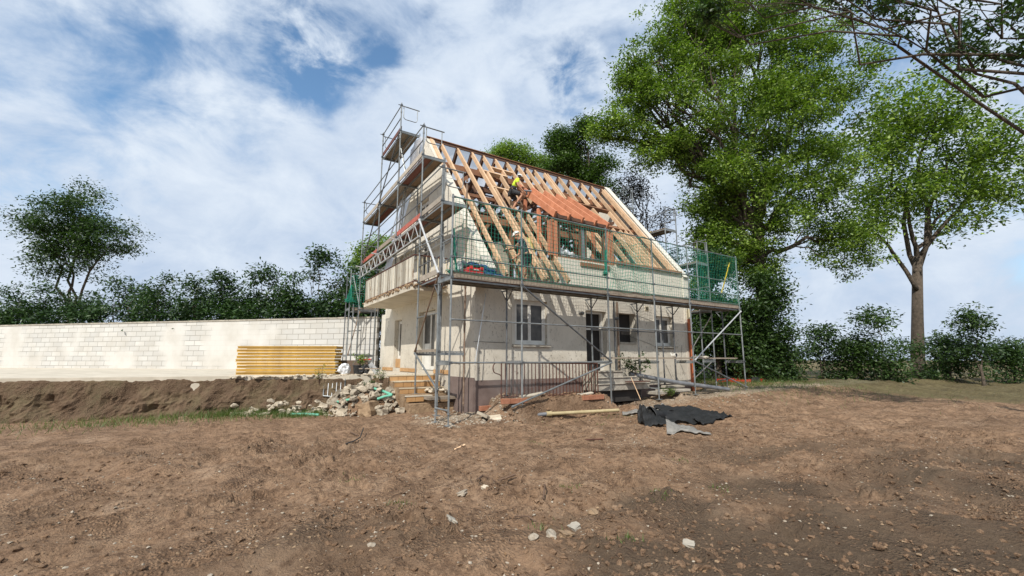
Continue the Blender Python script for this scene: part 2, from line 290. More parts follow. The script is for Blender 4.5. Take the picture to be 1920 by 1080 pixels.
# ------------------------------------------------------------------ mesh building helpers
class MB:
    def __init__(s): s.v = []; s.f = []
    def quadpoly(s, pts):
        b = len(s.v); s.v += [tuple(map(float, q)) for q in pts]; s.f.append(tuple(range(b, b+len(pts)))); return s
    def hexa(s, P):
        b = len(s.v); s.v += [tuple(map(float, q)) for q in P]
        for f in ((0, 3, 2, 1), (4, 5, 6, 7), (0, 1, 5, 4), (1, 2, 6, 5), (2, 3, 7, 6), (3, 0, 4, 7)): s.f.append(tuple(b+i for i in f))
        return s
    def box(s, x0, x1, y0, y1, z0, z1):
        return s.hexa([(x0, y0, z0), (x1, y0, z0), (x1, y1, z0), (x0, y1, z0), (x0, y0, z1), (x1, y0, z1), (x1, y1, z1), (x0, y1, z1)])
    def beam(s, a, b, w, h, up=(0, 0, 1), roll=0):
        a = Vector(a); b = Vector(b); d = (b-a).normalized(); u = Vector(up)
        sd = d.cross(u)
        if sd.length < 1e-4: sd = d.cross(Vector((1, 0, 0)))
        sd.normalize(); u = sd.cross(d).normalized()
        if roll: q = Matrix.Rotation(roll, 3, d); sd = q @ sd; u = q @ u
        P = []
        for c in (a, b):
            for i, j in ((-1, -1), (1, -1), (1, 1), (-1, 1)): P.append(c + sd*(i*w/2) + u*(j*h/2))
        return s.hexa(P)
    def tube(s, pts, r, n=8, cap=True):
        pts = [Vector(tuple(q)) for q in pts]; rs = r if isinstance(r, (list, tuple)) else [r]*len(pts)
        rings = []; prev = None
        for i, q in enumerate(pts):
            d = (pts[min(i+1, len(pts)-1)] - pts[max(i-1, 0)])
            if d.length < 1e-9: d = Vector((0, 0, 1))
            d.normalize()
            if prev is None:
                sd = d.cross(Vector((0, 0, 1)))
                if sd.length < 1e-3: sd = d.cross(Vector((1, 0, 0)))
            else:
                sd = prev - d*prev.dot(d)
                if sd.length < 1e-6: sd = d.cross(Vector((1, 0, 0)))
            sd.normalize(); prev = sd; u = d.cross(sd)
            b = len(s.v)
            for k in range(n):
                a = 2*math.pi*k/n; s.v.append(tuple(q + (sd*math.cos(a)+u*math.sin(a))*rs[i]))
            rings.append(b)
        for A, B in zip(rings, rings[1:]):
            for k in range(n): s.f.append((A+k, A+(k+1) % n, B+(k+1) % n, B+k))
        if cap:
            s.f.append(tuple(rings[0]+k for k in reversed(range(n)))); s.f.append(tuple(rings[-1]+k for k in range(n)))
        return s
    def disc(s, c, r, h, n=12): return s.tube([c, (c[0], c[1], c[2]+h)], r, n)
    def lump(s, c, r, sd=0, sq=(1, 1, 1), jag=.28, sub=1, boxy=0):
        """an irregular stone"""
        bm = bmesh.new()
        if boxy: bmesh.ops.create_cube(bm, size=1.6); bmesh.ops.subdivide_edges(bm, edges=bm.edges[:], cuts=2, use_grid_fill=True)
        else: bmesh.ops.create_icosphere(bm, subdivisions=sub, radius=1)
        rr = random.Random(sd); rot = Matrix.Rotation(rr.uniform(0, 6.28), 3, 'Z') @ Matrix.Rotation(rr.uniform(-.5, .5), 3, 'X')
        b = len(s.v); off = Vector((rr.uniform(0, 99), rr.uniform(0, 99), rr.uniform(0, 99)))
        for v in bm.verts:
            k = 1 + jag*(mnoise.noise(v.co*1.3+off)*1.6 + mnoise.noise(v.co*3+off)*.5)
            q = rot @ Vector((v.co.x*sq[0], v.co.y*sq[1], v.co.z*sq[2]))*k*r
            s.v.append((c[0]+q.x, c[1]+q.y, c[2]+q.z))
        for f in bm.faces: s.f.append(tuple(b+v.index for v in f.verts))
        bm.free(); return s
    def build(s, name, mt, parent=None, smooth=False, bevel=0):
        base = Vector((0, 0, 0)); q = parent
        if parent is not None:
            r = parent
            while r.parent: r = r.parent
            base = r['_base'] if '_base' in r else r.location
            base = Vector(tuple(base))
        elif s.v:
            a = np.array(s.v); base = Vector(((a[:, 0].min()+a[:, 0].max())/2, (a[:, 1].min()+a[:, 1].max())/2, a[:, 2].min()))
        me = bpy.data.meshes.new(name); me.from_pydata([(x-base.x, y-base.y, z-base.z) for x, y, z in s.v], [], s.f); me.update()
        if mt is not None: me.materials.append(MT[mt] if isinstance(mt, str) else mt)
        if smooth: me.polygons.foreach_set('use_smooth', [True]*len(me.polygons))
        o = bpy.data.objects.new(name, me); COL.objects.link(o)
        if parent is not None: o.parent = parent
        else: o.location = base
        if bevel:
            bv = o.modifiers.new('bevel', 'BEVEL'); bv.width = bevel; bv.segments = 2; bv.limit_method = 'ANGLE'
        return o
def thing(name, label, cat, loc, group=None):
    o = bpy.data.objects.new(name, None); COL.objects.link(o); o.location = Vector(tuple(map(float, loc))); o.empty_display_size = .2
    o['label'] = label; o['category'] = cat
    if group: o['group'] = group
    return o
def tag(o, label, cat, group=None):
    o['label'] = label; o['category'] = cat
    if group: o['group'] = group
    return o
def kind(o, k): o['kind'] = k; return o
def poly_holes(mb, outer, holes, to3, t0, t1):
    """extrude a polygon with holes: to3(u, v, w) maps plan + thickness to space"""
    cu = bpy.data.curves.new('tmp', 'CURVE'); cu.dimensions = '2D'; cu.fill_mode = 'BOTH'; cu.extrude = .5
    for ring in [outer]+holes:
        sp_ = cu.splines.new('POLY'); sp_.points.add(len(ring)-1); sp_.use_cyclic_u = True
        for q, (a, b) in zip(sp_.points, ring): q.co = (a, b, 0, 1)
    ob = bpy.data.objects.new('tmp', cu); COL.objects.link(ob)
    dg = bpy.context.evaluated_depsgraph_get(); me = bpy.data.meshes.new_from_object(ob.evaluated_get(dg))
    b = len(mb.v)
    for v in me.vertices: mb.v.append(tuple(to3(v.co.x, v.co.y, t0 if v.co.z < 0 else t1)))
    for f in me.polygons: mb.f.append(tuple(b+i for i in f.vertices))
    bpy.data.objects.remove(ob); bpy.data.curves.remove(cu); bpy.data.meshes.remove(me)
def rect(a, b, c, d): return [(a, c), (b, c), (b, d), (a, d)]

# ------------------------------------------------------------------ terrain
def _hash(ix, iy, s):
    h = (ix.astype(np.int64)*374761393 + iy.astype(np.int64)*668265263 + s*974711) & 0x7fffffff
    h = (h ^ (h >> 13))*1274126177 & 0x7fffffff
    return ((h ^ (h >> 16)) & 0xffff)/65535.0
def vnoise(x, y, s=0):
    x = np.asarray(x, float); y = np.asarray(y, float); ix = np.floor(x); iy = np.floor(y); fx = x-ix; fy = y-iy
    fx = fx*fx*(3-2*fx); fy = fy*fy*(3-2*fy)
    a = _hash(ix, iy, s); b = _hash(ix+1, iy, s); c = _hash(ix, iy+1, s); d = _hash(ix+1, iy+1, s)
    return (a*(1-fx)+b*fx)*(1-fy)+(c*(1-fx)+d*fx)*fy
def fbm(x, y, s=0, o=4):
    v = 0; a = .5
    for k in range(o): v = v+a*vnoise(np.asarray(x)*2**k, np.asarray(y)*2**k, s+k*17); a *= .5
    return v
def sst(a, b, x): q = np.clip((np.asarray(x, float)-a)/(b-a), 0, 1); return q*q*(3-2*q)
def ground_z(x, y, fine=True):
    x = np.asarray(x, float); y = np.asarray(y, float)
    z = .30*sst(4.6, 9.5, x)*sst(-3.5, -.2, y) + .10*sst(9, 14, x)
    edge = .02 + .22*(fbm(x*1.6, 3.3+0*y, 5, 3)-.5)                                  # the dug bank in front of the cellar wall
    bank = sst(1.30, 1.95, x)*(1-sst(4.9, 5.6, x))*sst(edge-.16, edge+.03, y)
    z = np.maximum(z, .50*bank)
    z = z - .12*sst(1.6, 2.2, x)*(1-sst(3.4, 4.2, x))*np.exp(-((y+.32)/.16)**2)
    heap = .14*np.exp(-(((x-1.15)/.55)**2+((y-.95)/.55)**2)); z = z+heap
    z = z + .12*sst(-1.4, .2, x)*sst(1.2, 2.6, y)*(1-sst(1.2, 1.3, x))
    if fine:
        near = 1-sst(1.0, 2.2, y)
        z = z + (fbm(x*.55, y*.55, 1, 3)-.45)*.20*(1-.6*sst(-1.5, .5, y))
        # ruts and ploughed ridges of the digger, running across the view
        cx_, cy_ = x+4.39, y+9.39; f_ = cx_*.545+cy_*.839; l_ = cx_*.839-cy_*.545
        wob = (fbm(x*.7, y*.7, 9, 3)-.5)*1.6
        rut = np.sin((f_+.22*l_+wob)*3.9)*.5+.5
        z = z + .11*rut**2*sst(3, 4.2, f_)*(1-sst(6.4, 8.2, f_))*(.35+fbm(x*.9, y*.9, 3, 2))
        z = z + (fbm(x*3, y*3, 11, 4)-.47)*.15*(.4+near*.6) + .05*(np.abs(2*vnoise(x*1.7+.5*vnoise(x*3,y*3,8), y*2.4, 77)-1)-.4)*near
        cl_ = fbm(x*9, y*9, 21, 3); z = z + np.maximum(cl_-.50, 0)*.42*sst(.38, .6, fbm(x*1.1, y*1.1, 31, 2))
        z = z + (vnoise(x*31, y*31, 41)-.5)*.014 + np.maximum(vnoise(x*17, y*17, 43)-.6, 0)*.11*sst(.4, .62, fbm(x*1.4, y*1.4, 37, 3))
    return z
def gz(x, y): return float(ground_z(np.array([x]), np.array([y]))[0])
def spaced(parts):
    out = []
    for a, b, st in parts: out += list(np.arange(a, b-1e-6, st))
    return np.array(out+[parts[-1][1]])
gx = spaced([(-900, -100, 80), (-100, -20, 8), (-20, -8, .8), (-8, -5, .1), (-5, .6, .018), (.6, 9.5, .06), (9.5, 26, .5), (26, 100, 8), (100, 900, 80)])
gy = spaced([(-300, -40, 40), (-40, -10, 3), (-10, -7.5, .2), (-7.5, -4.8, .018), (-4.8, -2.6, .03), (-2.6, 1.6, .045), (1.6, 5, .12), (5, 40, 1.5), (40, 120, 10), (120, 1200, 90)])
X, Y = np.meshgrid(gx, gy); Z = ground_z(X, Y)
far = np.sqrt(X**2+Y**2) > 60; Z = np.where(far, 0.0, Z)
me = bpy.data.meshes.new('ground'); nx, ny = len(gx), len(gy)
co = np.stack([X, Y, Z], -1).reshape(-1, 3).astype(np.float32)
i0 = (np.arange(ny-1)[:, None]*nx+np.arange(nx-1)[None]).reshape(-1); quads = np.stack([i0, i0+1, i0+nx+1, i0+nx], -1).astype(np.int32)
me.vertices.add(len(co)); me.vertices.foreach_set('co', co.ravel()); me.loops.add(quads.size); me.loops.foreach_set('vertex_index', quads.ravel())
me.polygons.add(len(quads)); me.polygons.foreach_set('loop_start', np.arange(0, quads.size, 4, dtype=np.int32)); me.update(calc_edges=True)
me.polygons.foreach_set('use_smooth', [True]*len(quads))
ca = me.color_attributes.new('soil', 'FLOAT_COLOR', 'POINT')
x, y = X, Y
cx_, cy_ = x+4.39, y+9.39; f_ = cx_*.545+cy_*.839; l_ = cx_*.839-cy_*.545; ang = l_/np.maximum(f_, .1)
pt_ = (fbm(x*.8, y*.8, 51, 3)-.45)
dark = sst(.02, .36, ang+pt_*.9)*(1-sst(4.2, 6.8, f_+pt_*5))*.95 + .4*sst(.1, .35, ang)*np.exp(-((f_-7.2+pt_*3)/1.0)**2) + .35*np.exp(-((f_-3.9)/.5)**2)*sst(-.3, .1, -ang-.25)  # lower right patch: damp soil and soft cast shade painted together
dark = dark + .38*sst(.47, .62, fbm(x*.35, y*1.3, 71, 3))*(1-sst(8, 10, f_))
dark = dark + .5*sst(1.4, 1.7, x)*(1-sst(4.9, 5.3, x))*sst(-.42, -.22, y)*(1-sst(.06, .2, y))  # dug bank face: moist soil plus its shadow painted into the colour
dust = .8*np.exp(-(((x-.7)/1.6)**2+((y-.9)/.9)**2)) + .65*sst(5, 7, x)*sst(-1.3, -.4, y)*(1-sst(1, 1.2, y)) + .5*(fbm(x*.5, y*.5, 81, 3)-.42)*sst(7, 9, f_)
weed = .9*np.exp(-(((x+1.9)/1.0)**2+((y-4.4)/.9)**2)) + .8*sst(14, 20, np.hypot(x, y))
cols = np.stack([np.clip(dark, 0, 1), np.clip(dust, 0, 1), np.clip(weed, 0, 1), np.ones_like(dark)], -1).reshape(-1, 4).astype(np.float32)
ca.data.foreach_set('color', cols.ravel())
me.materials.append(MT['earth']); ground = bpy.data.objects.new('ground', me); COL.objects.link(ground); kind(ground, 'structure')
# ------------------------------------------------------------------ the house
RZ, RY, SL = 9.5, 5.0, 1.243            # ridge height, ridge line, slope
def rf(y): return RZ - SL*abs(RY-y)
NF = Vector((0, -SL, 1)).normalized(); NB = Vector((0, SL, 1)).normalized()
house = thing('house', 'cream rendered gabled house with an open roof of bare rafters, wrapped in scaffolding', 'house', (5.8, 1.05, 0.2))
XW0, XW1, YW0, YW1 = 1.2, 10.45, 1.05, 8.95

# near gable wall with its openings
g = MB()
outer = [(1.05, .1), (YW1, .1), (YW1, rf(YW1)+.05), (5, RZ+.02), (.45, rf(.45)+.02), (.62, 3.62), (1.05, 3.42)]
holes = [rect(3.72, 5.12, 1.12, 3.08), rect(6.86, 7.66, 1.16, 2.98), rect(4.3, 5.3, 3.72, 5.6), rect(6.1, 7.3, 4.3, 5.5), rect(4.55, 5.75, 6.2, 7.1)]
poly_holes(g, outer, holes, lambda a, b, w: (w, a, b), XW0, XW0+.3)
gable = g.build('gable_wall', 'plaster', house)
g = MB(); poly_holes(g, [(1.05, .1), (YW1, .1), (YW1, rf(YW1)+.05), (5, RZ+.03), (1.0, rf(1.0)+.05)], [rect(4.2, 5.2, 5.6, 6.5)], lambda a, b, w: (w, a, b), XW1-.28, XW1)
g.build('gable_wall', 'plaster_smooth', house)
# front wall
g = MB()
outer = [(1.5, .1), (10.17, .1), (10.17, 4.68), (6.62, 4.68), (6.62, 4.62), (4.1, 4.62), (4.1, 3.62), (1.5, 3.62)]
holes = [rect(2.48, 3.62, 1.9, 3.17), rect(5.18, 6.08, 1.1, 3.02), rect(6.66, 7.5, 2.05, 3.02), rect(8.5, 9.5, 1.86, 3.02), rect(3.75, 4.6, .38, .8)]
poly_holes(g, outer, holes, lambda a, b, w: (a, w, b), YW0, YW0+.3)
g.build('front_wall', 'plaster', house)
MB().box(1.5, 10.17, YW1-.3, YW1, .1, rf(YW1)).build('rear_wall', 'plaster_smooth', house)
MB().box(1.5, 10.17, 1.35, 8.65, 3.3, 3.6).build('attic_floor', 'inner', house)
MB().box(1.5, 10.17, 1.35, 8.65, .9, 1.05).build('ground_floor', 'void', house)
g = MB(); g.box(1.5, 10.17, 4.6, 4.75, 1.05, 3.3); g.box(4.9, 5.0, 1.35, 4.6, 1.05, 3.3); g.box(7.9, 8.0, 1.35, 4.6, 1.05, 3.3); g.build('inner_wall', 'inner', house)
MB().box(2.75, 4.08, 1.14, 1.4, 3.6, 4.5).build('knee_wall', 'masonry', house)
g = MB(); g.box(1.5, 2.75, 1.9, 2.0, 3.62, 4.5); g.box(2.75, 2.85, 1.9, 4.4, 3.62, 5.2); g.build('partition_wall', 'inner', house)
MB().box(3.32, 3.72, 1.75, 1.87, 4.3, 5.3).build('insulation_board', 'insul', house)

# brown plinth, two patches
g = MB(); g.box(1.155, 1.2, 1.005, 2.5, .05, 1.0); g.box(1.2, 4.9, 1.005, 1.05, .05, .93)
g.build('plinth', 'plinth', house)
MB().box(6.4, 10.47, 1.01, 1.05, .05, .62).build('plinth', 'plinth', house)

def window_unit(parent, x0, x1, z0, z1, y, n=2, sill=True, frame='white', pane='glass', fw=.07, axis='front'):
    """casement window; axis 'front' lies in an XZ plane, 'gable' in a YZ plane"""
    def B(mb, a0, a1, d0, d1, c0, c1):
        if axis == 'front': mb.box(a0, a1, d0, d1, c0, c1)
        else: mb.box(d0, d1, a0, a1, c0, c1)
    f = MB(); e = .002
    B(f, x0+e, x0+fw, y, y+.07, z0+e, z1-e); B(f, x1-fw, x1-e, y, y+.07, z0+e, z1-e)
    B(f, x0+fw, x1-fw, y, y+.07, z0+e, z0+fw); B(f, x0+fw, x1-fw, y, y+.07, z1-fw, z1-e)
    w = (x1-x0-2*fw)/n
    for k in range(n):
        a = x0+fw+k*w
        B(f, a, a+.05, y+.005, y+.06, z0+fw, z1-fw); B(f, a+w-.05, a+w, y+.005, y+.06, z0+fw, z1-fw)
        B(f, a+.05, a+w-.05, y+.005, y+.06, z0+fw, z0+fw+.05); B(f, a+.05, a+w-.05, y+.005, y+.06, z1-fw-.05, z1-fw)
    fo = f.build('window', frame, parent)
    for k in range(n):
        a = x0+fw+k*w; q = MB(); B(q, a+.05, a+w-.05, y+.025, y+.035, z0+fw+.05, z1-fw-.05); q.build('pane', pane, fo)
    return fo
def sill(parent, x0, x1, z, y0, y1, m='concrete'):
    MB().box(x0, x1, y0, y1, z-.07, z).build('sill', m, parent, bevel=.01)
w1 = window_unit(house, 2.48, 3.62, 1.9, 3.17, 1.13, 2); sill(w1, 2.40, 3.72, 1.898, .97, 1.128)
g = MB(); g.box(2.38, 2.475, 1.035, 1.048, 1.9, 3.27); g.box(3.625, 3.72, 1.035, 1.048, 1.9, 3.27); g.box(2.475, 3.625, 1.035, 1.048, 3.175, 3.27); g.build('window_surround', 'plaster_smooth', w1)
w2 = MB(); w2.box(6.66, 7.5, 1.02, 1.2, 1.98, 2.048); w2 = w2.build('sill', 'concrete', house)
w3 = window_unit(house, 8.5, 9.5, 1.95, 3.02, 1.22, 2); sill(w3, 8.42, 9.58, 1.948, .95, 1.218)
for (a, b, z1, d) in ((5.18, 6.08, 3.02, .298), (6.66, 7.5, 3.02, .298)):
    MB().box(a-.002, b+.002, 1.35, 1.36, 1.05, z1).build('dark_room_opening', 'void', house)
g = MB(); g.box(5.182, 5.25, 1.24, 1.33, 1.1, 3.018); g.box(6.01, 6.078, 1.24, 1.33, 1.1, 3.018); g.box(5.25, 6.01, 1.24, 1.33, 2.95, 3.018); g.box(5.25, 6.01, 1.26, 1.32, 2.42, 2.47)
dr = g.build('door', 'white', house)
MB().box(5.25, 5.58, 1.27, 1.31, 1.12, 2.42).build('door_leaf', 'void', dr)
g = MB(); g.box(5.12, 6.14, .98, 1.2, 1.03, 1.10); g.build('threshold', 'concrete', dr)
g = MB(); g.box(3.76, 4.59, 1.15, 1.2, .38, .8); g.build('cellar_window', 'void', house)
# gable doors
d1 = window_unit(house, 3.74, 5.1, 1.14, 3.06, 1.36, 2, axis='gable'); MB().box(1.37, 1.4, 4.5, 4.95, 1.25, 2.0).build('door_panel', 'white', d1)
d2 = window_unit(house, 6.88, 7.64, 1.5, 2.96, 1.36, 1, axis='gable'); MB().box(1.28, 1.42, 6.88, 7.64, 1.17, 1.498).build('door_panel', 'tile', d2)
window_unit(house, 4.32, 5.28, 3.74, 5.58, 1.32, 2, axis='gable'); window_unit(house, 6.12, 7.28, 4.32, 5.48, 1.32, 2, axis='gable'); window_unit(house, 4.57, 5.73, 6.22, 7.08, 1.32, 2, axis='gable')
# tiled skirting at the foot of the gable
g = MB(); g.box(1.17, 1.198, 5.16, 6.8, 1.05, 1.17); g.box(1.17, 1.198, 2.55, 3.68, 1.05, 1.17); g.box(1.17, 1.198, 7.7, 8.95, 1.05, 1.17); g.build('skirting_tiles', 'tile', house)

# annex wall behind the gable
g = MB(); g.box(1.55, 1.85, 8.95, 10.6, .1, 3.45); g.build('annex_wall', 'plaster_smooth', house)
# small fittings
v = MB(); v.box(7.98, 8.16, 1.03, 1.05, 3.18, 3.34); v = v.build('vent', 'cream_pipe', house)
g = MB(); [g.box(8.0, 8.14, 1.022, 1.029, 3.2+.03*k, 3.215+.03*k) for k in range(4)]; g.build('vent_slat', 'black', v)
for lx, lz in ((4.93, 2.9), (6.45, 2.81)):
    g = MB(); g.tube([(lx, 1.05, lz), (lx, .93, lz)], .045, 10); g.tube([(lx, .93, lz), (lx, .87, lz-.01)], [.06, .035], 10); lp = g.build('wall_lamp', 'steel_dark', house)
MB().tube([(6.5, .96, 1.15), (6.5, .96, 3.36)], .035, 8).build('downpipe', 'rustytube', house)
MB().tube([(10.31, .95, .25), (10.31, .95, 2.98)], .065, 10).build('downpipe', 'orange', house)
MB().tube([(10.31, .95, 2.98), (10.31, .95, 3.36)], .06, 10).build('downpipe', 'cream_pipe', house)
for seg in ([(1.17, 1.04, 1.95), (2.3, 1.04, 1.93)], [(6.9, 1.04, 2.3), (8.1, 1.03, 2.02), (9.0, 1.02, 1.72)], [(7.6, 1.04, 2.98), (8.4, 1.03, 2.8)], [(9.9, 1.03, 2.0), (9.75, 1.02, 1.3), (9.95, 1.01, .9)], [(8.9, 1.02, 1.3), (9.2, 1.0, .8)]):
    MB().tube([s for s in seg], .005, 5).build('loose_cable', 'black', house)
MB().tube([(1.17, 1.75, 3.3), (1.17, 1.5, 1.1)], .006, 5).build('loose_cable', 'black', house)

# balcony
bal = MB(); pr_ = [(1.199, 2.75), (.10, 2.75), (.05, 2.82), (.05, 8.0), (.12, 8.05), (1.199, 8.05)]
n = len(pr_); b = 0
bal.v = [(a, c, 3.47) for a, c in pr_]+[(a, c, 3.64) for a, c in pr_]; bal.f = [tuple(reversed(range(n))), tuple(range(n, 2*n))]+[(i, (i+1) % n, n+(i+1) % n, n+i) for i in range(n)]
bal = bal.build('balcony', 'slab', house)
g = MB(); rr = random.Random(5)
for k in range(70):
    yy = 2.8+5.2*k/69; g.lump((.05+rr.uniform(-.015, .03), yy, 3.61+rr.uniform(-.04, .06)), rr.uniform(.03, .07), k, (1, 1.2, .8), .3)
for k in range(16): g.lump((.1+1.0*k/15, 2.75+rr.uniform(-.02, .02), 3.6+rr.uniform(-.03, .05)), rr.uniform(.03, .065), 90+k, (1.2, 1, .8), .3)
g.build('broken_slab_edge', 'rock_brown', bal)
m, t, p = new_mat('peeling_sheet'); MT['peel'] = m
c = coords(t, (1, 9, .5)); col = ramp(t, noise_node(t, c, 3.2, 6, .7, .6), [(.36, (.20, .09, .035)), (.42, (.54, .49, .40)), (.54, (.62, .60, .54)), (.66, (.36, .345, .31))])
col = mixc(t, 1.0, col, ramp(t, island(t), [(0, (.38, .33, .28)), (.35, (.7, .68, .64)), (.7, (1.0, .98, .94)), (1, (1.15, 1.14, 1.1))]), 'MULTIPLY')  # tone per board paints in the shading stripes between boards
link(t, col, p.inputs['Base Color']); p.inputs['Roughness'].default_value = .8
g = MB()
for k in range(58):
    yy = 2.86+5.1*k/57; w = (.020, .026, .021, .037, .019, .03, .022)[k % 7]+.002; g.box(.085, .115, yy-w, yy+w-.006, 3.74, 4.48)
g.build('balcony_boards', 'peel', bal)
g = MB(); g.tube([(1.19, 2.8, 4.52), (.1, 2.8, 4.52), (.1, 8.0, 4.52), (1.19, 8.0, 4.52)], .022, 8); g.box(.08, .12, 2.8, 8.0, 3.69, 3.73); g.box(.12, 1.19, 2.78, 2.82, 3.72, 3.76); g.build('balcony_rail', 'rust', bal)
g = MB()
for k in range(8): g.tube([(.22+.13*k, 2.8, 3.76), (.22+.13*k, 2.8, 4.5)], .012, 6); g.tube([(.22+.13*k, 8.0, 3.66), (.22+.13*k, 8.0, 4.5)], .012, 6)
g.build('balcony_bars', 'cream_pipe', bal)

# ---- roof timbers
def frafter(x, y0, y1, w=.07, h=.14, mt='rafter', name='rafter', parent=house, drop=0.0, z0=None):
    a = Vector((x, y0, rf(y0)))-NF*(h/2+drop); b = Vector((x, y1, rf(y1)))-NF*(h/2+drop)
    return MB().beam(a, b, w, h, NF).build(name, mt, parent)
TOPY = 4.93
for x in (1.81, 2.46, 3.08): frafter(x, .36, TOPY)
frafter(3.585, 4.14, TOPY); frafter(3.585, .38, 3.36); frafter(4.13, 4.14, TOPY); frafter(4.0, .40, 3.36)
frafter(3.29, 3.46, 4.07, .08); frafter(3.88, 3.46, 4.07, .08); frafter(3.2, .38, 3.36, .07)
for x in (4.68, 5.23, 5.66, 6.08): frafter(x, 3.15, TOPY)
frafter(6.6, 1.12, TOPY); frafter(6.745, 3.72, TOPY)
for x in (7.387, 8.714): frafter(x, 3.72, TOPY)
frafter(8.03, 3.72, TOPY); frafter(8.05, 2.85, 3.56); frafter(7.0, 1.12, 3.56); frafter(9.05, 1.12, 3.6)
for x in (7.6, 8.3): frafter(x, 1.12, 2.72)
for x in (9.337, 9.999): frafter(x, 1.12, TOPY)
frafter(8.714, 1.12, 2.72); frafter(6.85, 1.12, 2.9, .07)
frafter(1.36, 3.5, TOPY, .12, .05, 'rafter', 'verge_board', drop=-.07)
frafter(10.13, 1.12, TOPY, .10, .2)
for (x0, x1, y) in ((3.13, 4.18, 4.105), (3.05, 4.2, 3.41), (6.6, 9.1, 3.64), (7.3, 9.29, 2.78), (3.6, 4.6, 4.4)):
    c0 = Vector((x0, y, rf(y)))-NF*.083; c1 = Vector((x1, y, rf(y)))-NF*.083
    MB().beam(c0, c1, .08, .16, NF).build('trimmer', 'mid_timber_x' if x0 > 5 else 'rafter_x', house)
# new timber cladding at rafter splices
for x, y in ((1.9, 2.35), (2.55, 2.2), (3.17, 2.6)):
    a = Vector((x, y-.16, rf(y-.16)))-NF*.06; b = Vector((x, y+.2, rf(y+.2)))-NF*.06
    MB().beam(a, b, .03, .15, NF).build('splice_plate', 'plank', house)
def purlin(y, dz, w, h, mt, rear=False, x0=1.5, x1=10.17):
    MB().box(x0, x1, y-w/2, y+w/2, rf(y)-dz-h, rf(y)-dz).build('purlin', mt+'_x', house)
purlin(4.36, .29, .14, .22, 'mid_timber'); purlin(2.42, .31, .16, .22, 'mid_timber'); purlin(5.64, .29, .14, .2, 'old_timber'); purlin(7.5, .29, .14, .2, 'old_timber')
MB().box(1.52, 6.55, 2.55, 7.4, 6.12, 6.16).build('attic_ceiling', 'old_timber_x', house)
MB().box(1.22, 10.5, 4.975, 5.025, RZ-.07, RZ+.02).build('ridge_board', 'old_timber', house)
MB().beam((1.2, 5.0, RZ+.05), (10.55, 5.0, RZ+.05), .12, .025).build('ridge_batten', 'mid_timber', house)
for x in (1.81, 2.46, 3.08, 3.585, 4.13, 4.68, 5.23, 5.66, 6.08, 6.745, 7.387, 8.03, 8.714, 9.337, 9.999):
    a = Vector((x, 9.2, rf(9.2)))-NB*.10; b = Vector((x, 5.04, rf(5.04)))-NB*.10
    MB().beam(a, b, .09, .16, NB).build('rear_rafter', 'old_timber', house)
    # collar tie just below the upper purlin
    yt = 3.15; MB().beam((x+.09, yt, rf(yt)-.12), (x+.09, 10-yt, rf(yt)-.12), .05, .12).build('collar_tie', 'old_timber', house)
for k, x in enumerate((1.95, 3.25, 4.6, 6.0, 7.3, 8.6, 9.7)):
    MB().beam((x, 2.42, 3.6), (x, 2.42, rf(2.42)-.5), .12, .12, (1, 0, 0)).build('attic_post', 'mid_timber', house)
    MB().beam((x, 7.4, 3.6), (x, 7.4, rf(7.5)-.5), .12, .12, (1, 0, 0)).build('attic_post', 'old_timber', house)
    MB().beam((x, 2.5, 5.3), (x+.05, 5.6, 8.4), .1, .13).build('strut', 'old_timber', house)
    MB().beam((x-.3, 7.3, 5.2), (x-.3, 4.4, 8.45), .1, .13).build('strut', 'old_timber', house)
for (x0, x1, y, dz) in ((1.5, 3.1, 3.2, .30), (7.0, 10.1, 3.2, .30)):
    MB().box(x0, x1, y-.04, y+.04, rf(y)-dz-.10, rf(y)-dz).build('cross_timber', 'mid_timber_x', house)
for x0, x1 in ((1.6, 3.2), (4.4, 6.0), (7.2, 8.9)):
    MB().beam((x0, 4.36, 7.3), (x1, 4.36, 8.55), .09, .12).build('wind_brace', 'mid_timber', house)
    MB().beam((x0+.2, 2.42, 5.0), (x0+.95, 2.42, 5.95), .1, .1).build('wind_brace', 'mid_timber', house)
for y in (5.5, 6.0, 6.6, 7.2, 7.8, 8.4):
    a = Vector((1.2, y, rf(y)))-NB*.005; b = Vector((10.4, y, rf(y)))-NB*.005
    MB().beam(a, b, .05, .03, NB).build('roof_batten', 'old_timber', house)
# membrane over the rear slope, lapping over the ridge and past the gable
g = MB(); nx_, ny_ = 60, 24; th = .012
def mem(i, j, o):
    x = .95+9.6*i/nx_; q = 4.97+4.33*j/ny_
    sag = -.035*abs(math.sin((x-1.81)/.6*math.pi))*min(1, j/3) + .02*mnoise.noise(Vector((x*1.2, q*1.1, 0)))
    v = Vector((x, q, rf(q)))+NB*(.035+sag+o)
    return tuple(v)
for i in range(nx_+1):
    for j in range(ny_+1): g.v.append(mem(i, j, 0))
for i in range(nx_):
    for j in range(ny_): a = i*(ny_+1)+j; g.f.append((a, a+ny_+1, a+ny_+2, a+1))
mo = g.build('roof_membrane', 'membrane', house, smooth=True)
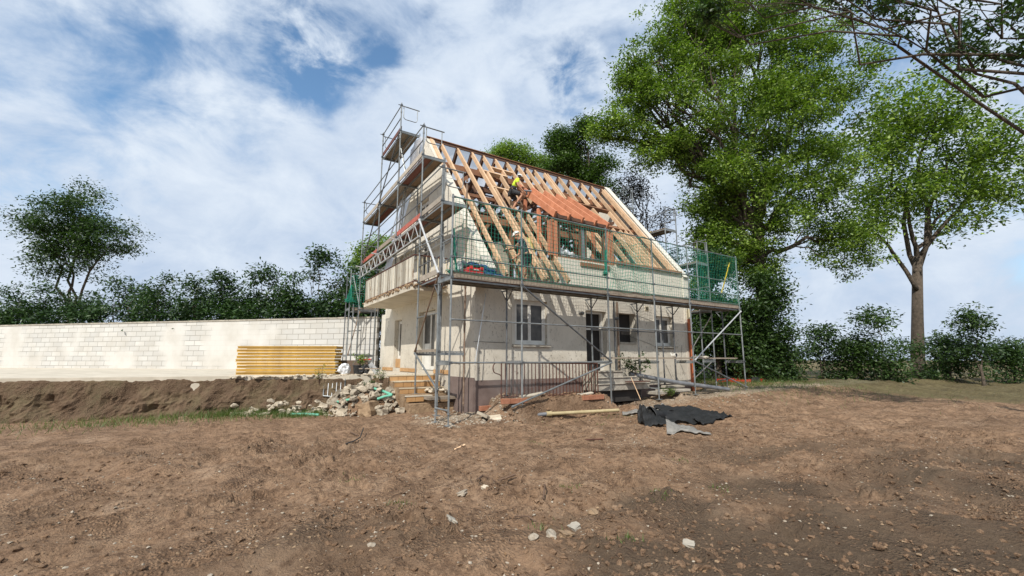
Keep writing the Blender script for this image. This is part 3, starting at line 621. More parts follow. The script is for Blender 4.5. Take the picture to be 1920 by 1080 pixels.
# the loose end of the membrane hanging over the gable
g = MB(); ring = [(4.95, 9.45), (5.5, 9.5), (5.86, 9.3), (6.1, 8.55), (7.75, 6.72), (8.12, 6.25), (7.98, 6.2), (6.2, 7.9), (5.75, 8.35), (5.3, 8.5), (4.98, 8.95)]
top_ = [(q[0], q[1]) for q in ring[:6]]; low_ = [ring[10], ring[9], ring[8], ring[7], (7.7, 6.45), ring[6]]
def lerp_(L, t_): k = min(int(t_*5), 4); f_ = t_*5-k; return (L[k][0]*(1-f_)+L[k+1][0]*f_, L[k][1]*(1-f_)+L[k+1][1]*f_)
for i in range(31):
    a_, b_ = lerp_(top_, i/30), lerp_(low_, i/30)
    for j in range(7):
        t_ = j/6; g.v.append((.96+.02*math.sin(i*.9+j*.7)+.03*t_*math.sin(i*.5), a_[0]*(1-t_)+b_[0]*t_, a_[1]*(1-t_)+b_[1]*t_))
for i in range(30):
    for j in range(6): a = i*7+j; g.f.append((a, a+1, a+8, a+7))
mo = g.build('membrane_edge', 'membrane', house, smooth=True); mo.modifiers.new('thick', 'SOLIDIFY').thickness = .005
# white capping on the right-hand verge
frafter(10.3, 1.0, 5.0, .3, .03, 'plaster_smooth', 'verge_capping', drop=-.10)

# ---- dormer
dx0, dx1, dy, dz0, dz1 = 4.0, 6.4, 1.14, 4.66, 5.80
dm = MB(); dm.box(dx0-.05, dx1+.05, dy-.06, dy+.12, dz0-.14, dz0); dm.box(dx0-.02, dx1+.02, dy-.06, dy+.1, dz1-.02, dz1+.14)
dm = dm.build('dormer', 'mid_timber', house)
for x in (dx0+.06, dx0-.14, dx1-.06, dx1+.1): MB().beam((x, dy, dz0), (x, dy, dz1-.02), .12, .12, (0, 1, 0)).build('dormer_post', 'red_timber', dm)
for yy in (1.9, 2.7):
    for x in (dx0, dx1): MB().beam((x, yy, 3.7 if x == dx0 else 4.6), (x, yy, 5.98+.7*(yy-1)-.2), .1, .1, (1, 0, 0)).build('dormer_stud', 'red_timber', dm)
ND = Vector((0, -.7, 1)).normalized()
ND = Vector((0, -.78, 1)).normalized()
DX = (3.96, 4.53, 5.10, 5.67, 6.24)
for x in DX:
    a = Vector((x, .92, 6.03+.78*(.92-1)+.06))-ND*.09; b = Vector((x, 2.98, 6.03+.78*1.98+.06))-ND*.09
    MB().beam(a, b, .075, .20, ND).build('dormer_rafter', 'red_timber', dm)
for xa, xb in zip(DX, DX[1:]): MB().box(xa+.05, xb-.05, 1.02, 1.05, 5.88, 5.99).build('dormer_fascia', 'old_timber', dm)
MB().box(3.9, 6.3, 2.86, 2.94, 7.16, 7.32).build('dormer_header', 'rafter', dm)
for x0, x1 in ((dx0+.2, 5.17), (5.33, dx1-.2)):
    f = MB(); e = .06
    f.box(x0, x0+e, dy+.0, dy+.08, dz0, dz1-.02); f.box(x1-e, x1, dy, dy+.08, dz0, dz1-.02); f.box(x0+e, x1-e, dy, dy+.08, dz0, dz0+e); f.box(x0+e, x1-e, dy, dy+.08, dz1-.02-e, dz1-.02)
    f.build('dormer_window_frame', 'old_timber', dm)
# plastic sheeting caught in the dormer
g = MB()
for i in range(13):
    for j in range(7):
        g.v.append((4.25+.9*i/12, dy+.12+.05*math.sin(i*1.3+j), dz0+.02+(.34-.2*i/12)*j/6+.03*math.sin(i*2.1+j*1.7)))
for i in range(12):
    for j in range(6): a = i*7+j; g.f.append((a, a+7, a+8, a+1))
g.build('plastic_sheet', 'lightplastic', dm, smooth=True).modifiers.new('thick', 'SOLIDIFY').thickness = .004
g = MB(); g.beam((5.25, dy+.02, dz0+.05), (5.22, dy+.02, dz1-.05), .14, .03, (0, 1, 0)); g.build('sheet_roll', 'greypipe', dm)
MB().beam((5.0, 1.035, 4.50), (6.3, 1.035, 4.50), .05, .13).build('wall_plate', 'mid_timber_x', house)
MB().beam((6.6, 1.02, 4.74), (10.1, 1.02, 4.74), .1, .1).build('wall_plate', 'mid_timber_x', house)
# ------------------------------------------------------------------ scaffolding
PR = .0245
def post(root, x, y, z0, z1, mt='steel', base=True, spig=True):
    o = MB(); o.tube([(x, y, z0+(.28 if base else 0)), (x, y, z1)], PR, 8)
    for z in np.arange(math.ceil((z0+.4)), z1, 1.0): o.tube([(x, y, z+.36), (x, y, z+.42)], PR+.008, 8)
    o = o.build('post', mt, root, smooth=False)
    if base:
        b = MB(); b.tube([(x, y, z0+.012), (x, y, z0+.30)], .017, 8); b.box(x-.075, x+.075, y-.075, y+.075, z0, z0+.012); b.tube([(x, y, z0+.24), (x, y, z0+.28)], .034, 8); b.build('base_jack', mt, o)
    return o
def bar(root, a, b, name='guardrail', mt='steel', r=.02):
    a = Vector(tuple(map(float, a))); b = Vector(tuple(map(float, b))); d = (b-a).normalized()
    m_ = MB().tube([a, b], r, 8)
    for q, s in ((a, 1), (b, -1)): m_.tube([q+d*s*.01, q+d*s*.07], r+.009, 8)
    return m_.build(name, mt, root)
def deck(root, a, b, side, z, w=.62, n=2, mts=('deck_red', 'deck_brown'), rim=True):
    """platform between two frames: a, b on the outer line, side = unit vector to the inner line"""
    a = Vector((a[0], a[1], z)); b = Vector((b[0], b[1], z)); d = (b-a).normalized(); s = Vector((side[0], side[1], 0)); pw = w/n
    for k in range(n):
        c0 = a+d*.03+s*(.06+pw*(k+.5)); c1 = b-d*.03+s*(.06+pw*(k+.5))
        o = MB().beam(c0+Vector((0, 0, .03)), c1+Vector((0, 0, .03)), pw-.012, .03).build('deck_panel', mts[k % len(mts)], root)
        f = MB()
        for e in (-1, 1): f.beam(c0+s*e*(pw/2-.02)+Vector((0, 0, .0)), c1+s*e*(pw/2-.02), .016, .06)
        for q in (c0, c1): f.beam(q-s*(pw/2-.03), q+s*(pw/2-.03), .05, .055)
        f.build('deck_rim', 'steel', o)
def toeboard(root, a, b, z, mt='toe', h=.15, off=(0, 0)):
    a = Vector((a[0]+off[0], a[1]+off[1], z+.05+h/2)); b = Vector((b[0]+off[0], b[1]+off[1], z+.05+h/2)); d = (b-a).normalized()
    return MB().beam(a+d*.02, b-d*.02, .03, h).build('toe_board', mt, root)
def transom(root, a, b, mt='steel', u=True):
    a = Vector(tuple(map(float, a))); b = Vector(tuple(map(float, b))); m_ = MB()
    m_.beam(a, b, .045, .07)
    m_.tube([a+Vector((0, 0, .055)), b+Vector((0, 0, .055))], .012, 6)
    d = (b-a)
    for k in range(6): m_.beam(a+d*(.12+.15*k), a+d*(.12+.15*k)+Vector((0, 0, .055)), .02, .02, (1, 0, 0))
    return m_.build('transom', mt, root)
def end_guard(root, a, dirn, z, mt='steel', L=.7):
    a = Vector((a[0], a[1], z)); d = Vector((dirn[0], dirn[1], 0)); m_ = MB()
    m_.tube([a, a+d*L], .02, 8)
    pts = [a+d*.10, a+d*.10+Vector((0, 0, -.38))]
    for k in range(5): t_ = math.pi/2*k/4; pts.append(a+d*(.10+.1*(1-math.cos(t_)))+Vector((0, 0, -.40-.1*math.sin(t_))))
    for k in range(5): t_ = math.pi/2*k/4; pts.append(a+d*(L-.08-.1+.1*math.sin(t_))+Vector((0, 0, -.5+.1*(1-math.cos(t_)))))
    pts.append(a+d*(L-.08))
    m_.tube(pts, .014, 6)
    return m_.build('end_guard', mt, root)
def coupler(m_, q): m_.box(q[0]-.036, q[0]+.036, q[1]-.036, q[1]+.036, q[2]-.025, q[2]+.025)

# ---- along the eaves side
FX = [0, 2.01, 5.12, 7.20, 9.06, 12.13]; FB = [.0, .04, .06, .24, .31, .36]; ZD = 3.4
fs = thing('facade_scaffold', 'steel scaffold with one long deck along the eaves side, hung with green nets', 'scaffold', (4.5, .3, 0))
for i, x in enumerate(FX):
    post(fs, x, 0, FB[i], ZD+2.06); 
    zi = max(gz(x, .73), FB[i])
    post(fs, x, .73, zi, ZD+(.06 if i else .1), 'steel' if i in (0, 2) else 'steel_dark')
    for z in (ZD-.02, 1.38): transom(fs, (x, .02, z), (x, .71, z))
    m_ = MB(); m_.tube([(x, .70, ZD-.35), (x, .42, ZD-.06)], .016, 6); m_.tube([(x, .76, ZD-.06), (x, 1.0, ZD-.06)], .02, 8); m_.tube([(x, .75, ZD-.33), (x, .96, ZD-.08)], .014, 6); m_.build('bracket', 'steel_dark', fs)
    if i in (0, 3): bar(fs, (x, 0, FB[i]+.33), (x, .73, FB[i]+.33), 'bottom_tie', 'steel')
for i in range(5):
    a, b = (FX[i], 0), (FX[i+1], 0)
    deck(fs, a, b, (0, 1), ZD-.03, mts=('deck_red_x', 'deck_brown_x'))
    toeboard(fs, a, b, ZD-.05, 'plank_x', .155, (0, .035))
    for z, r in ((.5, .02), (1.0, .02), (2.0, .02), (.165, .012)): bar(fs, (a[0], 0, ZD+z), (b[0], 0, ZD+z), 'guardrail', 'steel', r)
    bar(fs, (a[0], -.01, ZD-1), (b[0], -.01, ZD-1), 'guardrail', 'steel', .019)
    if i < 2: bar(fs, (a[0], -.01, ZD-2), (b[0], -.01, ZD-2), 'guardrail', 'steel', .021)
    if i in (2, 3): bar(fs, (a[0], .75, ZD-1.0), (b[0], .75, ZD-1.0), 'guardrail', 'steel_dark', .017)
for a, b, mt in (((2.03, -.05, ZD-.06), (5.12, -.05, 1.42), 'steel_dark'), ((5.12, -.06, 1.39), (1.63, -.10, .33), 'steel'), ((9.06, -.05, 1.45), (12.13, -.05, 3.3), 'steel_bright'), ((9.06, -.05, 1.42), (12.13, -.05, .45), 'steel')):
    bar(fs, a, b, 'diagonal_brace', mt, .024)
m_ = MB()
for i, x in enumerate(FX):
    for z in (ZD, 1.4, ZD+.5, ZD+1.0): coupler(m_, (x+.01, -.005, z))
m_.build('couplers', 'steel_dark', fs)
for x0, x1 in ((5.2, 7.2), (7.2, 9.06), (9.06, 12.1)):
    MB().beam((x0, .34, 1.52), (x1, .34, 1.52), .24, .045).build('low_plank', 'plank_x', fs)
for x, y in ((6.2, .82), (8.55, .82)): post(fs, x, y, .4, 3.34, 'steel_dark')
m_ = MB(); m_.tube([(1.05, .73, 1.35), (1.5, .98, 3.25)], .012, 5); m_.build('tie_rod', 'steel_bright', fs)

# ---- along the gable
GY = [1.068, 2.748, 5.288, 7.788, 10.648]
GX = [.184+.035*(y-1.068) for y in GY]
Zl = lambda k: 1.66+2*k          # 1.66, 3.66, 5.66, 7.66, 9.66
gs = thing('gable_scaffold', 'stepped steel scaffold climbing the left gable over the balcony on a lattice girder', 'scaffold', (.55, 5.5, 0))
tops = [6.68, 8.68, 10.72, 10.72, 8.68]; bots = [.10, .52, 5.08, 5.08, 1.06]
itops = [6.3, 7.75, 9.75, 9.75, 7.75]
for i, y in enumerate(GY):
    x = GX[i]; bz = bots[i]
    post(gs, x, y, bz, tops[i], base=i in (0, 1, 4))
    post(gs, x+.73, y, (gz(x+.73, y) if i == 0 else (1.06 if i else .75)) if i in (0, 1, 4) else 5.08, itops[i], 'steel' if i else 'rustytube', base=i in (0, 1, 4))
    for k in range(5):
        z = Zl(k)
        if z < tops[i]-.5 and z > bots[i]+.3: transom(gs, (x+.02, y, z-.04), (x+.71, y, z-.04), 'steel' if k > 1 or i == 0 else 'steel_dark')
    # head fitting
    m_ = MB(); m_.box(x-.04, x+.04, y-.03, y+.03, tops[i]-.09, tops[i]-.03); m_.tube([(x, y, tops[i]), (x, y, tops[i]+.04)], .015, 6); m_.box(x-.12, x+.0, y-.012, y+.012, tops[i]-.08, tops[i]-.06); m_.build('post_head', 'steel_dark', gs)
decks = [(0, 1), (0, 2), (1, 2), (2, 2), (3, 2), (1, 3), (2, 3), (3, 3), (2, 4)]
pal = {(0, 1): (('deck_red', 'deck_red'), 'toe'), (0, 2): (('deck_brown', 'deck_brown'), 'toe'), (1, 2): (('deck_red', 'deck_brown'), 'red_board'), (2, 2): (('deck_red', 'deck_red'), 'plank'), (3, 2): (('deck_brown', 'deck_red'), 'red_board'), (1, 3): (('deck_red', 'deck_brown'), 'toe'), (2, 3): (('plank', 'plank'), 'toe'), (3, 3): (('deck_brown', 'deck_red'), 'toe'), (2, 4): (('plank', 'plank'), 'deck_red')}
for (i, k) in decks:
    a, b = (GX[i], GY[i]), (GX[i+1], GY[i+1]); z = Zl(k); mts, tb = pal[(i, k)]
    deck(gs, a, b, (1, 0), z-.03, mts=mts)
    toeboard(gs, a, b, z, tb, .15, (.035, 0))
    for dz in (.5, 1.0): bar(gs, (a[0], a[1], z+dz), (b[0], b[1], z+dz), 'guardrail', 'steel_dark' if dz == .5 else 'steel', .0185)
# end guards at each step
for (i, z, sgn) in ((0, 6.62, 1), (1, 8.62, 1), (2, 10.66, 1), (3, 10.6, 1), (4, 8.62, 1), (4, 6.6, 1)):
    end_guard(gs, (GX[i], GY[i]+.03*sgn), (1, 0), z)
for a, b, mt, r in (((GX[1]-.05, GY[1], 5.6), (GX[0]-.05, GY[0], 3.68), 'steel_bright', .03), ((GX[0]-.05, GY[0], 3.66), (GX[1]-.05, GY[1], 1.68), 'rustytube', .022), ((GX[1]-.05, GY[1], 1.66), (GX[0]-.03, GY[0]-.1, .72), 'steel', .026),
                    ((GX[2]-.04, GY[2], 9.6), (GX[3]-.04, GY[3], 7.7), 'steel_dark', .022), ((GX[3]-.04, GY[3], 7.66), (GX[4]-.04, GY[4], 5.3), 'steel_dark', .022)):
    bar(gs, a, b, 'diagonal_brace', mt, r)
toeboard(gs, (GX[0], GY[0]+.1), (GX[1], GY[1]), 1.62, 'plank', .07)
# girders over the balcony
for off in (-.06, .79):
    def G(y, z): return (.184+.035*(y-1.068)+off, y, z)
    g = MB(); g.tube([G(GY[1]-.1, 5.5), G(GY[4]+.1, 5.5)], .024, 8); g.tube([G(GY[1]-.1, 5.06), G(GY[4]+.1, 5.06)], .024, 8)
    n = 22; ys = np.linspace(GY[1], GY[4], n+1)
    for k in range(n): g.tube([G(ys[k], 5.5 if k % 2 else 5.06), G(ys[k+1], 5.06 if k % 2 else 5.5)], .015, 6)
    g.build('lattice_girder', 'steel_bright', gs)
for i in (2, 3, 4):
    bar(gs, (GX[i]-.25, GY[i]-.08, 5.58), (GX[i]+1.0, GY[i]-.08, 5.52), 'tie_tube', 'steel_bright', .024)
bar(gs, (GX[1]-.1, GY[1], 4.72), (GX[0]+.0, GY[0]-.1, 4.7), 'guardrail', 'steel', .018)
bar(gs, (GX[1]-.0, GY[1]+.0, 2.66), (GX[0]+.0, GY[0], 2.66), 'guardrail', 'steel', .018)
end_guard(gs, (GX[0], GY[0]-1.05), (0, 1), 4.4, L=.95)
end_guard(gs, (.15, -.02), (0, 1), 4.45, L=.9)
m_ = MB()
for i in range(5):
    for k in range(5):
        if bots[i] < Zl(k) < tops[i]: coupler(m_, (GX[i], GY[i], Zl(k)+.02))
m_.build('couplers', 'steel_dark', gs)

# ladders on the gable scaffold
def ladder(p0, p1, label, sidev, w=.36, n=7):
    p0 = Vector(p0); p1 = Vector(p1); s = Vector(sidev).normalized()*w/2
    t_ = thing('ladder', label, 'ladder', p0, 'ladders between the scaffold decks')
    for e in (-1, 1): MB().beam(p0+s*e, p1+s*e, .025, .06, tuple(s)).build('ladder_rail', 'steel', t_)
    for k in range(n): q = p0.lerp(p1, (k+.5)/n); MB().tube([q-s, q+s], .013, 6).build('rung', 'steel', t_)
ladder((.85, 6.6, 5.7), (.72, 5.6, 7.9), 'aluminium ladder rising from the lower gable deck to the middle one', (.5, .9, 0))
ladder((.80, 5.6, 7.7), (.68, 6.4, 9.9), 'aluminium ladder rising beside the white gable peak to the top deck', (.5, .9, 0), n=8)

# ---- rear scaffold seen past the left end of the house
rs_ = thing('rear_scaffold', 'narrow scaffold tower at the back left house corner before the block wall', 'scaffold', (.7, 11.2, 1.05))
RX = [.16, 1.42]
for x in RX:
    for y in (10.85, 11.55): post(rs_, x, y, 1.06, 5.3 if x < 1 else 3.8, 'steel' if y < 11 else 'steel_dark')
    for z in (3.68, 1.62): transom(rs_, (x, 10.87, z), (x, 11.53, z))
post(rs_, .32, 10.8, 1.06, 3.9, 'steel'); post(rs_, 1.14, 10.85, 1.06, 3.7, 'steel_dark')
deck(rs_, (RX[0]+.2, 10.85), (RX[1]+.1, 10.85), (0, 1), 3.62, mts=('plank', 'plank')); toeboard(rs_, (.25, 10.85), (1.5, 10.85), 3.6, 'plank', .12)
bar(rs_, (.12, 10.85, 5.26), (1.0, 10.85, 5.3), 'guardrail', 'steel'); bar(rs_, (.25, 10.83, 5.22), (.62, 10.83, 3.7), 'diagonal_brace', 'steel_bright', .022); bar(rs_, (.62, 10.83, 3.6), (.2, 10.83, 1.65), 'diagonal_brace', 'rustytube', .022)
transom(rs_, (.2, 10.83, 1.66), (1.42, 10.83, 1.66)); bar(rs_, (.16, 10.85, 2.7), (.7, 10.85, 2.75)); bar(rs_, (RX[0], 10.83, 4.4), (RX[1], 10.83, 4.4))

# ---- scaffold on the far gable, stepped down towards the viewer
ks = thing('far_gable_scaffold', 'stepped scaffold on the far right gable seen beyond the white verge', 'scaffold', (11.1, 3.5, .3))
KY = [.75, 2.1, 4.4, 6.9]; KX0, KX1 = 10.72, 11.45
ktop = [6.1, 7.9, 9.6, 9.6]
for y, zt in zip(KY, ktop):
    post(ks, KX1, y, .35, zt); post(ks, KX0, y, .35, zt-.8)
    for z in (1.4, 3.3, 5.15, 6.85, 8.55):
        if z < zt-.7: transom(ks, (KX0, y, z), (KX1, y, z))
for i, z, mt in ((0, 5.2, 'plank'), (1, 6.9, 'deck_brown'), (2, 8.6, 'plank'), (1, 5.2, 'plank'), (0, 3.3, 'plank')):
    deck(ks, (KX1, KY[i]), (KX1, KY[i+1]), (-1, 0), z, mts=(mt, mt))
    for dz in (.5, 1.0): bar(ks, (KX1, KY[i], z+dz), (KX1, KY[i+1], z+dz), 'guardrail', 'steel', .018)
for y, z in ((.75, 6.05), (2.1, 7.85), (4.4, 9.55)): end_guard(ks, (KX1, y), (-1, 0), z)
bar(ks, (KX1+.04, .75, 3.2), (KX1+.04, 2.1, 1.4), 'diagonal_brace', 'steel_bright'); bar(ks, (KX1+.04, 2.1, 3.2), (KX1+.04, 4.4, .5), 'diagonal_brace', 'steel')
bar(ks, (KX1+.04, .75, 1.5), (KX1+.04, 2.1, .4), 'diagonal_brace', 'steel_bright')
for x in (12.1,):
    for y in (2.6, 4.6): post(ks, x, y, .36, 5.6, 'steel_dark')

# ---- safety nets
def net(label, a, b, z0, z1, y=.0, cell=.1, r=.005, slack=.03, sd=0, bunch=0.0, name='safety_net'):
    g = MB(); A = Vector((a[0], a[1], 0)); B = Vector((b[0], b[1], 0)); L = (B-A).length; d = (B-A)/L; nn = Vector((d.y, -d.x, 0))
    nx_ = int(L/cell); nz_ = int((z1-z0)/cell)
    rr = random.Random(sd)
    def P(i, j):
        s = i/nx_; t_ = j/nz_; n_ = mnoise.noise(Vector((s*3+sd, t_*3, sd*1.7)))
        env = math.sin(math.pi*min(1, max(0, s)))
        q = A + d*(L*s + .035*n_ + bunch*math.sin(t_*7+s*9)*.09) + nn*(slack*(n_+.4)*(.3+env)) + Vector((0, 0, z0+(z1-z0)*t_ - .045*env*(t_)*abs(math.sin(s*math.pi*4)) + .02*n_ + bunch*.06*math.sin(s*14+t_*3)))
        return q
    for i in range(nx_+1): g.tube([P(i, j) for j in range(0, nz_+1)], r, 3, False)
    for j in range(nz_+1): g.tube([P(i, j) for i in range(0, nx_+1)], r if j < nz_ else r*2.2, 3, False)
    o = g.build(name, 'net', None); tag(o, label, 'safety net', 'green safety nets on the scaffold'); return o
net('green safety net before the red toolbox in the leftmost bay of the deck', (.05, -.04), (1.96, -.04), ZD+.12, ZD+1.98, sd=1)
net('green safety net in front of the dormer in the wide second bay', (2.06, -.04), (5.07, -.04), ZD+.12, ZD+1.98, sd=2)
net('crumpled green safety net with a doubled layer in the third bay', (5.17, -.04), (7.15, -.04), ZD+.12, ZD+1.98, sd=3, bunch=.5, r=.0045)
net('thin green safety net in the fourth bay before the cream knee wall', (7.25, -.04), (9.0, -.04), ZD+.12, ZD+1.98, sd=4, r=.0032)
net('dense green safety net in the last bay past the right end of the house', (9.1, -.04), (12.1, -.04), ZD+.12, ZD+1.98, sd=5, r=.0038)
net('loose second layer of green net hanging inside the third bay', (5.2, .05), (7.0, .06), ZD+.12, ZD+1.75, sd=6, bunch=1.0, r=.0045, slack=.09)
net('green net on the rear scaffold tower left of the balcony', (.2, 10.8), (1.4, 10.8), 3.8, 5.2, sd=7, r=.005)
net('green net closing the near end of the far gable scaffold', (10.75, .72), (11.4, .72), 3.6, 5.6, sd=8, r=.003)
def netrope(label, base, top, w, sd, n=26):
    g = MB(); rr = random.Random(sd); base = Vector(base); top = Vector(top)
    for k in range(n):
        a = top+Vector((rr.uniform(-.03, .03), rr.uniform(-.03, .03), 0)); b = base+Vector((rr.uniform(-w, w), rr.uniform(-w*.6, w*.6), rr.uniform(0, .12)))
        pts = []
        for j in range(9):
            t_ = j/8; q = a.lerp(b, t_); q += Vector((rr.uniform(-1, 1), rr.uniform(-1, 1), 0))*w*.28*t_; pts.append(q)
        g.tube(pts, .005, 3, False)
    for k in range(26):
        q = base+Vector((rr.uniform(-w, w)*1.2, rr.uniform(-w, w)*.7, rr.uniform(.0, .1)))
        g.tube([q+Vector((.06*math.cos(j), .06*math.sin(j*1.3), .02*j*.4)) for j in range(7)], .006, 3, False)
    o = g.build('net_bundle', 'net', None); tag(o, label, 'net bundle', 'gathered ends of green net'); return o
netrope('gathered end of green net hanging down the corner post of the long deck', (.12, .12, ZD+.08), (.03, .02, ZD+1.2), .13, 1)
netrope('short bunch of green net tied to the post right of the dormer', (5.05, .0, ZD+.55), (5.1, -.02, ZD+1.35), .06, 2, 18)
netrope('tangled green net draped over the top of the rear scaffold tower', (.12, 10.75, 3.95), (.2, 10.8, 4.75), .16, 3, 40)
# ------------------------------------------------------------------ yard: walls, terrace, steps
ter = MB()
edge = [(1.198, 3.45), (-.25, 3.45), (-.42, 4.25), (-1.2, 4.3), (-2.2, 4.75), (-4.2, 5.3), (-9, 6.6), (-30, 13), (-30, 30), (1.198, 30)]
n = len(edge); ter.v = [(a, b, -.1) for a, b in edge]+[(a, b, 1.02) for a, b in edge]
ter.f = [tuple(range(n-1, -1, -1)), tuple(range(n, 2*n))]+[(i, (i+1) % n, n+(i+1) % n, n+i) for i in range(n)][::1]
# fix winding (points run clockwise)
ter.f = [tuple(reversed(f)) for f in ter.f]
to = tag(ter.build('terrace', 'slab', None), 'pale screeded terrace raised above the dug yard left of the house', 'terrace')
rr = random.Random(3)
def along(p, q, n):
    for k in range(n): yield (p[0]+(q[0]-p[0])*k/n, p[1]+(q[1]-p[1])*k/n)
def bank_strip(g, path, step, rows, run, z1, seed):
    """rough dug face falling from the terrace edge to the yard"""
    P = []
    for (p, q) in zip(path, path[1:]):
        L = math.hypot(q[0]-p[0], q[1]-p[1]); n_ = max(1, int(L/step)); nx_, ny_ = (q[1]-p[1])/L, -(q[0]-p[0])/L
        for k in range(n_): P.append((p[0]+(q[0]-p[0])*k/n_, p[1]+(q[1]-p[1])*k/n_, -nx_, -ny_))
    b = len(g.v)
    for k, (x, y, nx_, ny_) in enumerate(P):
        for r in range(rows+1):
            t_ = r/rows; n_ = mnoise.noise(Vector((x*2.1+seed, y*2.1, t_*2)))+.5*mnoise.noise(Vector((x*7+seed, y*7, t_*5)))+.3*mnoise.noise(Vector((x*17+seed, y*17, t_*11)))
            o = (-.06 if r == 0 else .02)+run*(t_**1.5)*(1+.5*n_)+.11*n_*(1-abs(2*t_-1)**3)
            X_, Y_ = x+nx_*o, y+ny_*o; z0 = gz(X_, Y_)-.04
            g.v.append((X_, Y_, (z1-.012 if r == 0 else z1+(z0-z1)*min(1, t_**.8)+.05*n_*(1-t_))))
    for k in range(len(P)-1):
        for r in range(rows): i = b+k*(rows+1)+r; g.f.append((i, i+rows+1, i+rows+2, i+1))
g = MB(); bank_strip(g, [(-.25, 3.45), (-.42, 4.25), (-1.2, 4.3), (-2.2, 4.75), (-4.2, 5.3), (-9, 6.6), (-20, 10)], .07, 14, .42, 1.02, 2.0)
ef = g.build('earth_face', 'earth', to)
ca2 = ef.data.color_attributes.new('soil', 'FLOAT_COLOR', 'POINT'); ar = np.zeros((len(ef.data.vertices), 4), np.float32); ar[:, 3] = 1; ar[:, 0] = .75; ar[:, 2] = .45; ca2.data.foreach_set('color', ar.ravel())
g = MB()
for k, (a, b) in enumerate(along((-.5, 4.25), (-4.2, 5.25), 44)): g.lump((a, b+rr.uniform(-.05, .05), 1.0+rr.uniform(-.03, .04)), rr.uniform(.03, .075), 300+k, (1.5, .9, .5), .3)
g.build('broken_edge', 'rock', to)
g = MB()
for k in range(60): q = (rr.uniform(-2.2, 1.1), rr.uniform(3.6, 8.5)); g.lump((q[0], q[1], 1.03), rr.uniform(.012, .045), 700+k, (1, 1, .5), .3)
g.build('terrace_grit', 'rock', to)

st = thing('tiled_steps', 'broken ochre tiled steps leading up to the terrace beside the brown plinth', 'steps', (.4, 3.0, .2))
TR = [(3.45, 1.02), (3.13, .86), (2.81, .69), (2.42, .50)]
for k, (y, z) in enumerate(TR):
    yb = 3.46 if k == 0 else TR[k-1][0]+.02
    x0 = -.27 + .05*k; x1 = 1.15 if k < 3 else 1.5
    s_ = MB().box(x0, x1, y-.32 if k < 3 else y-.3, yb if k else 3.44, z-.62 if k < 3 else -.1, z-.165+.0) if k < 3 else MB().box(x0, 1.15, 2.14, 2.85, -.2, z-.2)
    s_ = s_.build('step_core', 'rock_brown', st)  # dark brown core colour stands for the shadowed cavity under the treads
    x = x0
    t_ = MB()
    while x < 1.14:
        w = min(.245, 1.15-x)
        if not (k == 2 and x > .55) and not (k == 3 and x > .3): t_.box(x+.003, x+w-.003, y-.022, y, z-.158, z-.028)
        x += .25
    t_.build('riser_tiles', 'tile', st)
    e = MB(); e.box(x0-.02, 1.15 if k < 3 else .62, y-.035, y+.30, z-.026, z+.004); e.build('tread_edge', 'tile_edge' if k < 3 else 'slab', st)
g = MB(); g.box(.35, 1.45, 2.0, 2.36, .40, .47); g.build('loose_tread', 'plank', st)
g = MB()
for k in range(14): g.lump((.5+.65*rr.random(), 2.6+rr.uniform(-.15, .15), .58+rr.random()*.06), rr.uniform(.03, .09), 800+k, (1.2, 1, .6), .3)
g.build('step_rubble', 'rock', st)

# block wall to the left of the house
D = Vector((.70, -.714, 0)); p_end = Vector(tuple(pt(703, 690, 19.6))); p_end.z = .9
bw = MB(); Lw = 30; bw.box(-Lw, 0, 0, .24, 0, 2.42); bo = bw.build('block_wall', 'block', None)
me_ = bo.data; me_.transform(Matrix.Translation(bo.location)); 
bo.location = p_end; bo.rotation_euler = (0, 0, math.atan2(D.y, D.x))
tag(bo, 'long pale block garden wall behind the yellow shuttering stack', 'wall')
g = MB(); x = -Lw
while x < -.05: g.box(x, x+.395, -.03, .27, 2.425, 2.49+.008*rr.random()); x += .4
g = g.build('wall_coping', 'brick', None); g.data.transform(Matrix.Translation(g.location)); g.location = (0, 0, 0); g.parent = bo
g.data.materials.clear(); g.data.materials.append(MT['concrete'])

# yellow shuttering stack: one object per panel
sd_ = Vector((.839, -.545, 0)); nd = Vector((.545, .839, 0)); A = Vector(tuple(pt(628, 703, 13.35)))
for k in range(9):
    t0 = rr.uniform(-.05, .02); h = .094; sk_ = nd*rr.uniform(-.025, .025)
    a = A-sd_*3.0+sd_*t0+sk_; b = A+sd_*t0-sk_
    z = 1.025+.098*k
    g = MB(); c0 = a+nd*.25; c1 = b+nd*.25; c0.z = c1.z = z+h/2-.012
    g.beam(c0, c1, .50, h-.034)
    for e in (-1, 1): g.beam(c0+nd*e*.245+Vector((0, 0, .022)), c1+nd*e*.245+Vector((0, 0, .022)), .05, .028); g.beam(c0+nd*e*.245-Vector((0, 0, .034)), c1+nd*e*.245-Vector((0, 0, .034)), .05, .018)
    o = g.build('shuttering_panel', 'yellow', None, bevel=.006)
    pos = ['lowest yellow panel resting on the terrace', 'second yellow panel up', 'third yellow panel up', 'fourth yellow panel up', 'middle yellow panel of nine', 'fourth yellow panel down from the top', 'third yellow panel from the top', 'yellow panel just beneath the topmost', 'topmost yellow panel'][k]
    tag(o, pos+' in the shuttering stack by the block wall', 'shuttering panel', 'stack of yellow shuttering panels')

def place(name, mt, label, cat, fn, group=None, **kw):
    g = MB(); fn(g); o = g.build(name, mt, None, **kw); return tag(o, label, cat, group)
